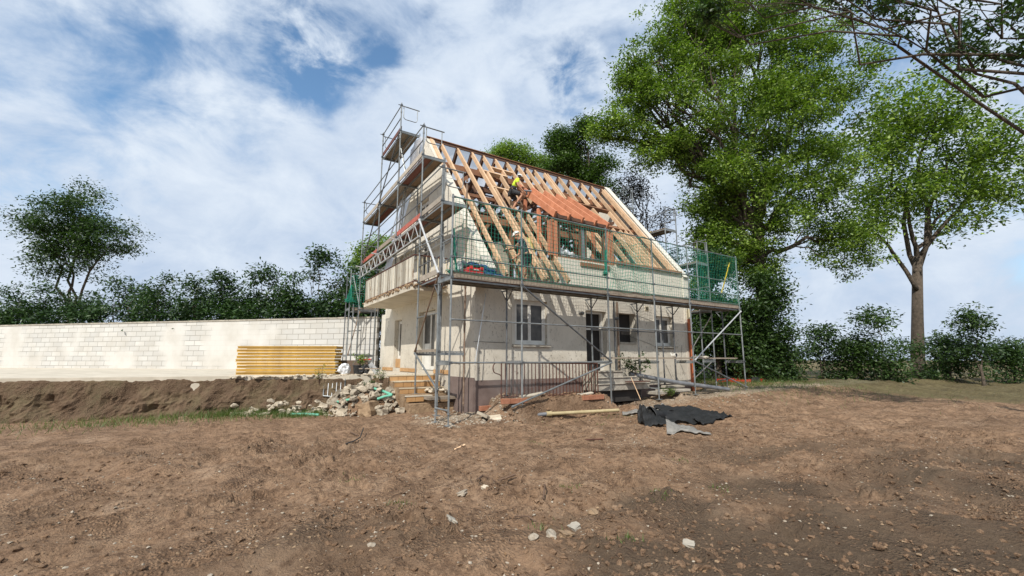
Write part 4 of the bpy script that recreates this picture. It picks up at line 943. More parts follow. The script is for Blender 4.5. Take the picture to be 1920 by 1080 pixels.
# odds and ends on the terrace
P0 = Vector((-1.28, 5.45, 1.02)); P1 = Vector((-.50, 4.95, 1.02))
place('leaning_board', 'panel', 'brown board standing on edge at the front of the terrace', 'board', lambda g: g.beam(P0+Vector((0, 0, .22)), P1+Vector((0, 0, .22)), .03, .42))
bk_ = thing('bucket', 'black bucket with a wire handle at the edge of the terrace', 'bucket', (-.86, 4.72, 1.02))
g = MB(); g.tube([(-.86, 4.72, 1.03), (-.86, 4.72, 1.30)], [.11, .145], 16); g.tube([(-.86, 4.72, 1.28), (-.86, 4.72, 1.305)], [.153, .153], 16); g.build('bucket_body', 'black', bk_)
g = MB(); g.tube([(-.86+.15*math.cos(a), 4.72+.02, 1.3+.14*math.sin(a)) for a in np.linspace(0, math.pi, 10)], .006, 5); g.build('handle', 'steel', bk_)
def crumple(g, c, r, sd):
    bm = bmesh.new(); bmesh.ops.create_icosphere(bm, subdivisions=3, radius=1); b = len(g.v)
    for v in bm.verts:
        q = v.co*(1+.55*mnoise.noise(v.co*2.2+Vector((sd, 0, 0)))+.25*mnoise.noise(v.co*6)); g.v.append((c[0]+q.x*r[0], c[1]+q.y*r[1], c[2]+q.z*r[2]))
    for f in bm.faces: g.f.append(tuple(b+v.index for v in f.verts))
    bm.free()
place('plastic_bag', 'lightplastic', 'crumpled pale plastic sheet beside the black bucket', 'plastic sheet', lambda g: crumple(g, (-1.22, 4.88, 1.18), (.17, .14, .17), 3))
place('plastic_bag', 'black', 'slumped black bin bag by the brown board', 'bin bag', lambda g: crumple(g, (-.70, 4.62, 1.15), (.15, .13, .16), 9))
place('metal_sheet', 'steel_bright', 'bent bright metal sheet leaning near the bin bag', 'metal sheet', lambda g: g.beam((-.5, 4.75, 1.35), (-.28, 4.62, 1.06), .16, .012, (0.3, .9, .3)))
tr_ = thing('trestle', 'small dark steel trestle at the front of the terrace', 'trestle', (-.5, 4.55, 1.02))
MB().beam((-.85, 4.6, 1.2), (-.3, 4.35, 1.2), .08, .03).build('top_bar', 'plank', tr_)
for q in ((-.8, 4.6), (-.36, 4.38)): MB().tube([(q[0], q[1], 1.19), (q[0], q[1], 1.02)], .014, 6).build('leg', 'steel_dark', tr_)
br = thing('site_barrow', 'red handled site barrow under the rear scaffold', 'barrow', (.7, 9.9, 1.02))
MB().tube([(.4, 9.9, 1.45), (.95, 9.9, 1.48)], .025, 8).build('handle', 'red', br)
g = MB(); g.tube([(.45, 9.9, 1.6), (.75, 9.9, 1.2)], .018, 6); g.tube([(.6, 9.95, 1.6), (.9, 9.95, 1.2)], .018, 6); g.hexa([(.35, 9.7, 1.1), (.95, 9.7, 1.1), (.95, 10.1, 1.1), (.35, 10.1, 1.1), (.3, 9.65, 1.3), (1.0, 9.65, 1.3), (1.0, 10.15, 1.3), (.3, 10.15, 1.3)]); g.build('tray', 'black', br)
gr = thing('steel_grate', 'small grey steel grate leaning on the rubble at the terrace edge', 'grate', (-1.55, 4.3, .45))
ga, gb = Vector((-1.86, 4.42, .45)), Vector((-1.35, 4.12, .40)); upv = Vector((.06, .25, .55))
g = MB(); g.tube([ga, gb, gb+upv, ga+upv, ga], .016, 6); g.build('grate_frame', 'steel', gr)
for k in range(1, 5): q = ga.lerp(gb, k/5); MB().tube([q, q+upv], .012, 6).build('grate_bar', 'steel_bright', gr)

# rubble heap: every stone its own object
rvec, fvec = Vector((.839, -.545, 0)), Vector((.545, .839, 0)); C0 = Vector((-.92, 3.55, 0))
protos = []
for k in range(12):
    g = MB(); g.lump((0, 0, 0), 1, 40+k, (1.25, .9, .72), .30, boxy=1 if k % 3 else 0, sub=2)
    o = g.build('rubble_stone', 'rock', None, bevel=0); protos.append(o.data); bpy.data.objects.remove(o)
hr = random.Random(11); cnt = 0
for k in range(150):
    a = hr.uniform(-1.05, .98); b = hr.uniform(-.75, .75); q = (a/1.1)**2+(b/.8)**2
    if q > 1: continue
    h = .62*(1-q)**.8*(.85+.3*hr.random()); pos = C0+rvec*a+fvec*b; s = hr.uniform(.045, .13)*(1.1-.3*q)
    o = bpy.data.objects.new('rubble_stone', hr.choice(protos)); COL.objects.link(o)
    o.location = (pos.x, pos.y, max(gz(pos.x, pos.y), 0)+h*.95+s*.3); o.scale = (s, s, s); o.rotation_euler = (hr.uniform(-.6, .6), hr.uniform(-.6, .6), hr.uniform(0, 6.28))
    tag(o, 'pale broken masonry lump in the rubble heap left of the tiled steps', 'stone', 'stones of the rubble heap'); cnt += 1
g = MB()
for k in range(420):
    a = hr.uniform(-1.1, 1.05); b = hr.uniform(-.85, .8); q = (a/1.15)**2+(b/.85)**2
    if q > 1: continue
    pos = C0+rvec*a+fvec*b; g.lump((pos.x, pos.y, gz(pos.x, pos.y)+.58*(1-q)**.8*hr.random()), hr.uniform(.02, .055), 900+k, (1.2, 1, .7), .35)
kind(g.build('rubble_fill', 'rock', None), 'stuff')
core = MB()
bm = bmesh.new(); bmesh.ops.create_icosphere(bm, subdivisions=4, radius=1)
for v in bm.verts:
    q = C0+rvec*v.co.x*1.0+fvec*v.co.y*.72; core.v.append((q.x, q.y, max(-.1, v.co.z*.5*(1+.5*mnoise.noise(v.co*3)))))
core.f = [tuple(v.index for v in f.verts) for f in bm.faces]; bm.free()
kind(core.build('rubble_dirt', 'earth', None), 'stuff')
place('brown_stone', 'rock_brown', 'big brown split stone at the front of the rubble heap', 'stone', lambda g: g.lump(tuple(C0+rvec*.35-fvec*.62+Vector((0, 0, .17))), .27, 5, (1.25, .8, .85), .22, 2, boxy=1))
for k, (a, b, s, lab) in enumerate(((.72, -.72, .12, 'pale squarish stone right of the big brown stone'), (1.15, -.62, .11, 'pale stone lying apart at the right foot of the rubble heap'), (-.35, -.66, .15, 'flat grey slab fragment at the left foot of the rubble heap'))):
    q = C0+rvec*a+fvec*b; place('stone', 'rock', lab, 'stone', lambda g: g.lump((q.x, q.y, gz(q.x, q.y)+s*.6), s, 60+k, (1.2, .9, .8), .25, 1, boxy=1))
for k, (a, b, lab) in enumerate((((-.62, -.5, .33), (-.15, -.55, .42), 'short green pipe lying across the left of the rubble heap'), ((-.4, .2, .52), (.05, .1, .66), 'green pipe stub on top of the rubble heap'), ((.25, -.1, .68), (.86, -.35, .52), 'green pipe pointing right on top of the rubble heap'), ((.5, -.5, .42), (.86, -.38, .52), 'green pipe end sloping down the right of the rubble heap'), ((-1.75, -.62, .04), (-.95, -.72, .03), 'green pipe lying on the ground left of the rubble heap'))):
    q0 = C0+rvec*a[0]+fvec*a[1]; q1 = C0+rvec*b[0]+fvec*b[1]
    g0 = gz(q0.x, q0.y) if k == 4 else 0; g1 = gz(q1.x, q1.y) if k == 4 else 0
    place('green_pipe', 'greenpipe', lab, 'pipe', lambda g: g.tube([(q0.x, q0.y, a[2]+g0), (q0.x*.5+q1.x*.5, q0.y*.5+q1.y*.5, (a[2]+b[2]+g0+g1)/2+.015), (q1.x, q1.y, b[2]+g1)], .034, 10), 'green drain pipes in the rubble', smooth=False)

g = MB()
for k in range(70):
    t_ = hr.random(); x_ = -1.6-2.4*t_+hr.uniform(-.2, .2); y_ = 4.35+.95*t_*.75-hr.uniform(.15, .6); g.lump((x_, y_, max(0, gz(x_, y_))+hr.uniform(.0, .35)*(1 if hr.random() < .4 else .15)), hr.uniform(.03, .10), 2500+k, (1.3, 1, .7), .35, 1, boxy=k % 2)
kind(g.build('edge_rubble', 'rock', None), 'stuff')
# front door steps, railing, slabs
cs = thing('concrete_steps', 'worn concrete steps descending to the right in front of the dark front door', 'steps', (5.8, .5, .3))
for k, (x0, x1, z0, z1) in enumerate(((4.98, 6.02, .93, 1.10), (4.96, 6.6, .74, .92), (4.94, 7.2, .55, .73))):
    MB().box(x0, x1, .36+.0*k, 1.0, z0, z1).build('step', 'concrete', cs, bevel=.012)
    MB().box(x0, x1+.02, .33, 1.0, z1+.001, z1+.03).build('tread', 'concrete', cs, bevel=.008)
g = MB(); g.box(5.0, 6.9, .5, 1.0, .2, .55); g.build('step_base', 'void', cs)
g = MB()
for k in range(90): g.lump((rr.uniform(5, 7.1), rr.uniform(.36, .5), [1.13, .95, .76][k % 3]), rr.uniform(.01, .03), 1500+k, (1, 1, .6))
g.build('step_grit', 'rock', cs)
place('rusty_plank', 'rust', 'rust brown plank lying across the lowest concrete step', 'plank', lambda g: g.beam((6.05, .25, .80), (7.0, .22, .80), .14, .03))
place('thin_cane', 'rafter', 'thin cane leaning from the concrete steps to the ground', 'cane', lambda g: g.tube([(6.2, .2, .92), (5.95, -.35, .32)], .011, 5))
for k, (x0, x1, z0, z1, y0, y1, lab) in enumerate(((7.15, 7.72, .38, .47, .05, .45, 'short concrete block right of the front steps'), (7.7, 8.95, .42, .50, .1, .55, 'long grey concrete slab lying under the grey drain pipe'), (8.3, 9.2, .52, .60, .5, .8, 'concrete slab offcut behind the long grey slab'))):
    place('concrete_slab', 'concrete', lab, 'slab', lambda g: g.box(x0, x1, y0, y1, z0, z1), None, bevel=.01)
place('grey_pipe', 'greypipe', 'long grey drain pipe sloping down past the right end of the house', 'pipe', lambda g: g.tube([(6.6, .62, 1.02), (8.6, .3, .70), (10.9, -.05, .42)], .07, 12))
rl = thing('iron_railing', 'rust brown iron railing with a scrolled end in front of the cellar windows', 'railing', (3.1, .38, .45))
g = MB(); g.tube([(1.62, .36, 1.4), (4.95, .36, 1.36)], .024, 8)
g.build('top_rail', 'rust', rl)
MB().tube([(1.62, .36, .53), (4.95, .36, .50)], .014, 8).build('bottom_rail', 'rust', rl)
for k in range(29):
    x = 1.62+3.33*k/28; MB().tube([(x, .36, .45 if k in (0, 14, 28) else .52), (x, .36, 1.39)], .018 if k in (0, 28) else .0145, 6).build('railing_bar', 'rust', rl)
pts = [(1.62, .36, 1.40)]+[(1.49+.12*math.cos(a), .36, 1.26+.14*math.sin(a)) for a in np.linspace(1.3, 4.2, 14)]+[(1.56, .36, 1.10), (1.61, .36, 1.06), (1.62, .36, .98)]
MB().tube(pts, .014, 6).build('scroll_end', 'rust', rl)
for k, (x0, x1, y, z, lab) in enumerate(((1.42, 2.2, .02, .46, 'row of red bricks on the dug bank by the left end of the railing'), (4.0, 4.8, .0, .43, 'row of red bricks on the dug bank by the right end of the railing'), (1.3, 1.72, .9, gz(1.5, .9)+.04, 'red brick ledge at the foot of the brown plinth'))):
    def f(g, x0=x0, x1=x1, y=y, z=z):
        x = x0
        while x < x1-.05: g.box(x+.004, min(x+.24, x1)-.004, y-.05, y+.06, z-.06, z+.055+.012*rr.random()); x += .245
    place('brick_course', 'brick', lab, 'bricks', f, None, bevel=.006)
for k, (x, y, z, s, rot, lab) in enumerate(((1.20, .40, gz(1.2, .4)+.09, (.30, .20, .07), .6, 'broken light paving slab tilted on the rubble at the house corner'), (1.34, .18, gz(1.34, .18)+.05, (.19, .16, .06), -.4, 'smaller broken paving slab in front of the tilted one'), (2.5, .25, .56, (.5, .1, .05), .05, 'pale mortar slab lying along the railing'), (4.3, .2, .52, (.32, .09, .05), -.1, 'pale mortar slab lying near the front steps'))):
    g = MB(); g.box(-s[0]/1.3, s[0]/1.3, -s[1]/1.3, s[1]/1.3, -s[2]/2, s[2]/2); o = g.build('paving_fragment', 'slab' if k > 1 else 'rock', None, bevel=.012)
    o.data.transform(Matrix.Translation(o.location)); o.location = (x, y, z); o.rotation_euler = (.35 if k < 2 else .08, .25 if k == 0 else -.1, rot); tag(o, lab, 'paving slab')
# pipes and felt on the ground
def gpt(x, y, h): return (x, y, gz(x, y)+h)
place('sand_pipe', 'yellowpipe', 'sand coloured drain pipe lying on the ground before the dug bank', 'pipe', lambda g: (g.tube([(2.78, -.10, .10), (4.75, -.62, .12)], .044, 12), g.tube([(2.70, -.08, .10), (2.84, -.116, .10)], .064, 12)))
place('grey_pipe', 'greypipe', 'short grey pipe end joined to the sand coloured pipe', 'pipe', lambda g: g.tube([(2.16, .02, .08), (2.74, -.09, .10)], .045, 12))
place('stone', 'rock_brown', 'low brown stone beside the grey pipe end', 'stone', lambda g: g.lump(gpt(2.45, -.32, .03), .13, 8, (1.6, .8, .5), .3, 2))
def sheet(g, P, nu, nv, wob, sd):
    """crumpled sheet through a grid of control corners"""
    b = len(g.v); a0, a1, a2, a3 = [Vector(q) for q in P]
    for i in range(nu+1):
        for j in range(nv+1):
            s, t_ = i/nu, j/nv; q = a0*(1-s)*(1-t_)+a1*s*(1-t_)+a2*s*t_+a3*(1-s)*t_
            n_ = mnoise.noise(Vector((s*3+sd, t_*3, 1.3)))+.4*mnoise.noise(Vector((s*8+sd, t_*8, 4)))
            g.v.append((q.x+.03*n_, q.y+.04*n_, max(gz(q.x, q.y)+.01, q.z+wob*(n_+.25)+gz(q.x, q.y))))
    for i in range(nu):
        for j in range(nv): k = b+i*(nv+1)+j; g.f.append((k, k+nv+1, k+nv+2, k+1))
def felt(label, mt, Ps, wob, sd):
    g = MB()
    for k, P in enumerate(Ps): sheet(g, P, 22, 14, wob, sd+k*3)
    o = g.build('roofing_felt', mt, None, smooth=True); o.modifiers.new('thick', 'SOLIDIFY').thickness = .012; return tag(o, label, 'roofing felt')
felt('heap of folded black roofing felt on the ground right of the dug bank', 'felt', [
    [(3.45, -2.62, .02), (4.0, -2.85, .03), (4.35, -2.25, .30), (3.95, -2.10, .34)],
    [(3.62, -2.50, .03), (3.95, -2.30, .30), (4.1, -1.95, .36), (3.8, -2.1, .10)],
    [(4.3, -2.40, .26), (5.9, -2.62, .10), (5.95, -2.2, .20), (4.5, -2.0, .30)],
    [(4.2, -2.78, .02), (5.95, -2.92, .02), (5.9, -2.55, .14), (4.35, -2.4, .24)],
    [(4.9, -3.05, .02), (6.25, -2.95, .02), (6.1, -2.6, .07), (5.0, -2.6, .10)]], .11, 2)
g = MB(); nA, nB = 26, 14
for i in range(nA+1):
    for j in range(nB+1):
        s_, a_ = i/nA, -.5+4.6*j/nB; c_ = Vector((4.02, -2.28, .0)).lerp(Vector((5.2, -2.42, .0)), s_); r_ = (.185-.11*s_)*(1+.3*mnoise.noise(Vector((s_*5, a_, 2))))
        g.v.append((c_.x+.12*r_*math.sin(a_), c_.y+r_*math.cos(a_), gz(c_.x, c_.y)+max(.01, r_*.75+.05+r_*math.sin(a_)*.95)))
for i in range(nA):
    for j in range(nB): k_ = i*(nB+1)+j; g.f.append((k_, k_+nB+1, k_+nB+2, k_+1))
o = g.build('felt_roll', 'felt', None, smooth=True); o.modifiers.new('thick', 'SOLIDIFY').thickness = .01; tag(o, 'loosely rolled black roofing felt lying within the folded heap', 'roofing felt')
felt('flat grey felt scrap in front of the black roofing felt', 'greyfelt', [[(2.98, -3.55, .02), (3.72, -4.02, .02), (3.95, -3.45, .05), (3.45, -3.2, .17)]], .05, 21)
felt('dusty grey felt strips scattered behind the black roofing felt', 'greyfelt', [[(4.6, -.9, .02), (5.6, -1.35, .02), (5.75, -.95, .08), (4.9, -.6, .1)], [(5.2, -1.5, .02), (5.75, -1.7, .02), (5.8, -1.2, .2), (5.5, -1.2, .12)]], .06, 33)
# individual stones and sticks on the bare ground
rr = random.Random(21)
def gstone(x, y, s, mt, lab, sd, sq=(1.2, .9, .55), boxy=1): place('stone', mt, lab, 'stone', lambda g: g.lump(gpt(x, y, s*.25), s, sd, sq, .25, 2, boxy=boxy))
gstone(*on(1034, 1021, z=0)[:2], .05, 'grit', 'whitish chipped stone on the dark soil at the bottom of the yard', 1)
gstone(*on(1000, 1043, z=0)[:2], .035, 'grit', 'small round pale stone left of the whitish chipped one', 2, boxy=0)
gstone(*on(1062, 1012, z=0)[:2], .055, 'rock_brown', 'brown stone just right of the whitish chipped one', 3)
gstone(*on(1078, 992, z=0)[:2], .05, 'concrete', 'speckled grey stone above the whitish chipped one', 4)
gstone(*on(868, 929, z=0)[:2], .055, 'grit', 'flat pale stone in the middle of the bare ground', 5, (1.5, .9, .4))
gstone(*on(909, 933, z=0)[:2], .035, 'rock', 'small grey stone right of the flat pale one', 6)
gstone(*on(1292, 1025, z=0)[:2], .045, 'concrete', 'bluish white stone in the dark soil at the lower right', 7)
gstone(*on(846, 992, z=0)[:2], .05, 'concrete', 'thin pale slate chip on the bare brown ground', 8, (1.5, .8, .3))
gstone(*on(695, 1050, z=0)[:2], .03, 'grit', 'white pebble among grit at the lower left', 9, boxy=0)
gstone(*on(1112, 980, z=0)[:2], .05, 'rock_brown', 'dark brown clod near the centre of the dark soil', 10, boxy=0)
def stick(pts, r, lab, mt='twig'):
    place('stick', mt, lab, 'stick', lambda g: g.tube([gpt(*on(u, v, z=0)[:2], h) for u, v, h in pts], r, 6))
stick([(640, 838, .02), (662, 833, .03), (675, 826, .05), (681, 812, .12)], .011, 'dark bent cable end sticking up from the bare ground at the left', 'black')
stick([(656, 812, .02), (672, 816, .03)], .012, 'short dark stick lying beside the bent cable end')
stick([(890, 911, .02), (905, 902, .05), (930, 905, .03), (966, 898, .06)], .014, 'knotted dead branch lying on the ground in front of the felt')
stick([(904, 908, .02), (925, 914, .02)], .008, 'thin side twig under the knotted dead branch')
stick([(1020, 930, .02), (1022, 942, .12), (1019, 952, .02)], .008, 'small upright twig in the brown soil')
stick([(852, 850, .015), (872, 849, .02)], .016, 'pale stub of wood lying on the ground', 'rafter')
stick([(1097, 828, .02), (1130, 826, .03)], .012, 'reddish stick on the ground below the sand coloured pipe', 'rust')
stick([(965, 978, .02), (990, 983, .03), (1005, 990, .02)], .007, 'thin curved root lying on the soil left of the whitish stones')
# scattered grit, clods, leaves
def scatter(name, mt, n, area, r0, r1, sq=(1.2, 1, .6), sd=0, bias=1.0):
    q = random.Random(sd); g = MB(); bm = bmesh.new(); bmesh.ops.create_icosphere(bm, subdivisions=1, radius=1)
    V = np.array([v.co[:] for v in bm.verts]); Fc = [tuple(v.index for v in f.verts) for f in bm.faces]; bm.free()
    rs = np.random.RandomState(sd*7+1); N = n*8
    f = area[0]+(area[1]-area[0])*rs.rand(N)**bias; l = rs.uniform(-1, 1, N)*f*1.25
    x = -4.39+f*.545+l*.839; y = -9.39+f*.839-l*.545
    ok = (x > area[2]) & (x < area[3]) & (y < area[4]) & (rs.rand(N) < .12+1.9*np.maximum(fbm(x*1.3, y*1.3, 61+sd, 3)-.3, 0)*1.6)
    x, y = x[ok][:n], y[ok][:n]; N = len(x); z = ground_z(x, y)
    S = (r0+(r1-r0)*rs.rand(N)**3)[:, None, None]; a = rs.rand(N)*6.283; c_, s_ = np.cos(a)[:, None], np.sin(a)[:, None]
    W = V[None]*np.array(sq)*(1+.28*rs.randn(N, len(V), 1))*S
    P_ = np.stack([W[..., 0]*c_-W[..., 1]*s_+x[:, None], W[..., 0]*s_+W[..., 1]*c_+y[:, None], W[..., 2]+(z[:, None]+S[:, 0]*.15)], -1)
    vs = P_.reshape(-1, 3).tolist(); nv = len(V); FA = np.array(Fc)
    fs_ = (FA[None]+np.arange(N)[:, None, None]*nv).reshape(-1, 3).tolist()
    g.v = vs; g.f = fs_; return kind(g.build(name, mt, None), 'stuff')
scatter('pale_grit', 'grit', 3500, (3.0, 12, -9, 8, -.3), .002, .016, sd=1, bias=1.2)
scatter('soil_clods', 'earth', 11000, (3.0, 11.5, -9, 8, -.3), .004, .028, (1.2, 1, .75), sd=2, bias=1.25)
scatter('dark_grit', 'rock_brown', 3000, (3.0, 11, -9, 8, -.4), .002, .016, sd=3, bias=1.2)
def scatter_box(name, mt, n, x0, x1, y0, y1, r0, r1, sd):
    q = random.Random(sd); g = MB()
    for k in range(n):
        x, y = q.uniform(x0, x1), q.uniform(y0, y1); s = r0+(r1-r0)*q.random()**2.5; g.lump((x, y, gz(x, y)+s*.2), s, sd*1000+k, (1.2, 1, .6), .3)
    return kind(g.build(name, mt, None), 'stuff')
scatter_box('corner_gravel', 'grit', 900, -.2, 2.0, -.3, 1.9, .008, .042, 4)
scatter_box('bank_gravel', 'grit', 600, 4.8, 11, -1.6, .6, .006, .035, 5)
scatter_box('bank_clods', 'earth', 200, 1.5, 5.2, -.45, .3, .015, .06, 6)
# fallen leaves and dry twigs
q = random.Random(8); g = MB(); g2 = MB()
for k in range(300):
    f = 3.1+5.5*q.random(); l = (q.uniform(-.1, .62) if q.random() < .7 else q.uniform(-.6, .6))*f; x = -4.39+f*.545+l*.839; y = -9.39+f*.839-l*.545; z = gz(x, y)+.012
    a = q.uniform(0, 6.28); s = q.uniform(.008, .022); d = Vector((math.cos(a), math.sin(a), q.uniform(-.3, .5))); w = Vector((-math.sin(a), math.cos(a), q.uniform(-.4, .4)))
    c = Vector((x, y, z)); g.quadpoly([c-d*s, c+w*s*.45, c+d*s*1.2, c-w*s*.45])
for k in range(160):
    f = 3.1+7*q.random(); l = q.uniform(-.6, .62)*f; x = -4.39+f*.545+l*.839; y = -9.39+f*.839-l*.545
    a = q.uniform(0, 6.28); L = q.uniform(.03, .16); p_ = [(x+math.cos(a+.4*math.sin(j))*L*j/4, y+math.sin(a+.4*math.sin(j))*L*j/4) for j in range(5)]
    g2.tube([gpt(u, v, .012+.012*q.random()) for u, v in p_], q.uniform(.0015, .004), 4)
MT['dryleaf'] = m_plain('dry_leaf', (.13, .07, .035), (.26, .15, .07), 20, .8, bmp=0)
kind(g.build('fallen_leaves', 'dryleaf', None), 'stuff'); kind(g2.build('dry_twigs', 'twig', None), 'stuff')
# ------------------------------------------------------------------ people
def skin_part(name, mt, parent, verts, edges, base, f, s, lvl=2, root=0):
    """continuous skinned surface grown on a joint skeleton; verts = {joint: ((x fwd, y left, z up), radius or (rx, ry))}"""
    l = Vector((-f.y, f.x, 0)); names = list(verts); r0 = parent
    while r0.parent: r0 = r0.parent
    P = []
    for nme in names:
        x, y, z = verts[nme][0]; P.append((Vector(base)+(f*x+l*y+Vector((0, 0, z)))*s) - r0.location)
    me = bpy.data.meshes.new(name); me.from_pydata([tuple(q) for q in P], [(names.index(a), names.index(b)) for a, b in edges], [])
    o = bpy.data.objects.new(name, me); COL.objects.link(o); o.parent = parent
    o.modifiers.new('skin', 'SKIN').use_smooth_shade = True
    sv = me.skin_vertices[0].data
    for k, nme in enumerate(names):
        r = verts[nme][1]; r = r if isinstance(r, tuple) else (r, r); sv[k].radius = (r[0]*s, r[1]*s); sv[k].use_root = (k == root)
    o.modifiers.new('sub', 'SUBSURF').render_levels = lvl; o.modifiers['sub'].levels = lvl
    me.materials.append(MT[mt]); return o
def hand(V, E, side, w, d, up, curl=.5):
    """palm, four bent fingers of different lengths, and a thumb from the side of the palm"""
    w = Vector(w); d = Vector(d).normalized(); u = Vector(up).normalized(); t_ = d.cross(u).normalized()
    V['palm'+side] = (tuple(w+d*.06), (.030, .018))
    E.append(('wrist'+side, 'palm'+side))
    for k, (o, ln) in enumerate(((-.030, .062), (-.010, .074), (.010, .070), (.029, .055))):
        b = w+d*.095+t_*o; m_ = b+d*ln*.5-u*ln*.18*curl; e = m_+d*ln*.4*(1-curl*.6)-u*ln*.45*curl
        V[f'knuckle{side}{k}'] = (tuple(b), .0105); V[f'middle{side}{k}'] = (tuple(m_), .009); V[f'tip{side}{k}'] = (tuple(e), .0075)
        E += [('palm'+side, f'knuckle{side}{k}'), (f'knuckle{side}{k}', f'middle{side}{k}'), (f'middle{side}{k}', f'tip{side}{k}')]
    sg = -1
    a = w+d*.035+t_*sg*.034; b = a+d*.035+t_*sg*.018-u*.012; V['thumb'+side] = (tuple(a), .012); V['thumbtip'+side] = (tuple(b), .009)
    E += [('palm'+side, 'thumb'+side), ('thumb'+side, 'thumbtip'+side)]
def person(label, base, f, s, J, curl=.7):
    root = thing('person', label, 'person', base); f = Vector(f).normalized()
    V = {}; E = []
    def a(n_, p, r): V[n_] = (p, r)
    a('pelvis', J['pelvis'], (.135, .11)); a('waist', J['waist'], (.125, .095)); a('chest', J['chest'], (.150, .110)); a('neckbase', J['neckbase'], (.065, .065)); a('neck', J['neck'], (.052, .055))
    hx, hy, hz = J['head']; tx, tz = J.get('tilt', (0, 1)); H = lambda fx, fz: (hx+fx*tz+fz*tx, hy, hz+fz*tz-fx*tx*1.0)
    a('jaw', H(.025, -.055), (.060, .068)); a('skull', H(.0, .02), (.075, .090)); a('crown', H(-.012, .085), (.060, .072))
    a('nose', H(.108, -.012), .013); a('chin', H(.075, -.085), .026)
    E += [('pelvis', 'waist'), ('waist', 'chest'), ('chest', 'neckbase'), ('neckbase', 'neck'), ('neck', 'jaw'), ('jaw', 'skull'), ('skull', 'crown'), ('skull', 'nose'), ('jaw', 'chin')]
    for sd, sg in (('L', 1), ('R', -1)):
        V['ear'+sd] = ((H(-.01, -.005)[0], hy+sg*.082, H(-.01, -.005)[2]), .016); E.append(('skull', 'ear'+sd))
        for j, r in (('shoulder', .062), ('elbow', .044), ('wrist', .030)): V[j+sd] = (J[j+sd], r)
        E += [('chest', 'shoulder'+sd), ('shoulder'+sd, 'elbow'+sd), ('elbow'+sd, 'wrist'+sd)]
        w = Vector(J['wrist'+sd]); d = (w-Vector(J['elbow'+sd])).normalized(); hand(V, E, sd, w, d, (0, 0, 1) if abs(d.z) < .8 else (-1, 0, 0), curl)
        for j, r in (('hip', .098), ('knee', .062), ('calf', .058), ('ankle', .040), ('toe', .036)):
            if j == 'calf':
                k = Vector(J['knee'+sd]).lerp(Vector(J['ankle'+sd]), .3); V['calf'+sd] = (tuple(k), r)
            else: V[j+sd] = (J[j+sd], r)
        E += [('pelvis', 'hip'+sd), ('hip'+sd, 'knee'+sd), ('knee'+sd, 'calf'+sd), ('calf'+sd, 'ankle'+sd), ('ankle'+sd, 'toe'+sd)]
    skin_part('body', 'skin', root, V, E, base, f, s)
    def sub(name, mt, joints, edges, grow, override=None, parent=root):
        W = {}
        for j in joints:
            if isinstance(j, tuple): nm, A, B, k, r = j; p_ = tuple(Vector(V[A][0]).lerp(Vector(V[B][0]), k)); W[nm] = (p_, r)
            else:
                r = V[j][1]; r = r if isinstance(r, tuple) else (r, r); W[j] = (V[j][0], (r[0]+grow, r[1]+grow))
        return skin_part(name, mt, parent, W, edges, base, f, s)
    return root, V, sub, f
# man on the long deck, hunched over a rafter foot
J = dict(pelvis=(-.02, 0, .93), waist=(.0, 0, 1.06), chest=(.09, 0, 1.27), neckbase=(.15, 0, 1.41), neck=(.18, 0, 1.46), head=(.25, 0, 1.545), tilt=(.42, .9),
         shoulderL=(.11, .19, 1.37), elbowL=(.30, .22, 1.15), wristL=(.50, .16, 1.10), shoulderR=(.11, -.19, 1.37), elbowR=(.16, -.24, 1.06), wristR=(.36, -.18, .90),
         hipL=(-.02, .10, .88), kneeL=(.04, .11, .49), ankleL=(-.02, .11, .09), toeL=(.13, .12, .045), hipR=(-.02, -.10, .88), kneeR=(.06, -.12, .49), ankleR=(-.0, -.12, .09), toeR=(.15, -.13, .045))
B2 = (2.50, .52, 3.40)
root, V, sub, f = person('man in a dark t-shirt, grey shorts and white cap working on the long scaffold deck', B2, (-.86, .5, 0), .98, J)
sub('t_shirt', 'bluegrey', [('hem', 'pelvis', 'waist', -.5, (.150, .122)), 'pelvis', 'waist', 'chest', 'neckbase', 'shoulderL', 'shoulderR', ('sleeveL', 'shoulderL', 'elbowL', .62, .064), ('sleeveR', 'shoulderR', 'elbowR', .62, .064)],
    [('hem', 'pelvis'), ('pelvis', 'waist'), ('waist', 'chest'), ('chest', 'neckbase'), ('chest', 'shoulderL'), ('shoulderL', 'sleeveL'), ('chest', 'shoulderR'), ('shoulderR', 'sleeveR')], .02)
sub('shorts', 'darkcloth', ['pelvis', 'hipL', 'hipR', ('legL', 'hipL', 'kneeL', .86, .092), ('legR', 'hipR', 'kneeR', .86, .092)], [('pelvis', 'hipL'), ('pelvis', 'hipR'), ('hipL', 'legL'), ('hipR', 'legR')], .018)
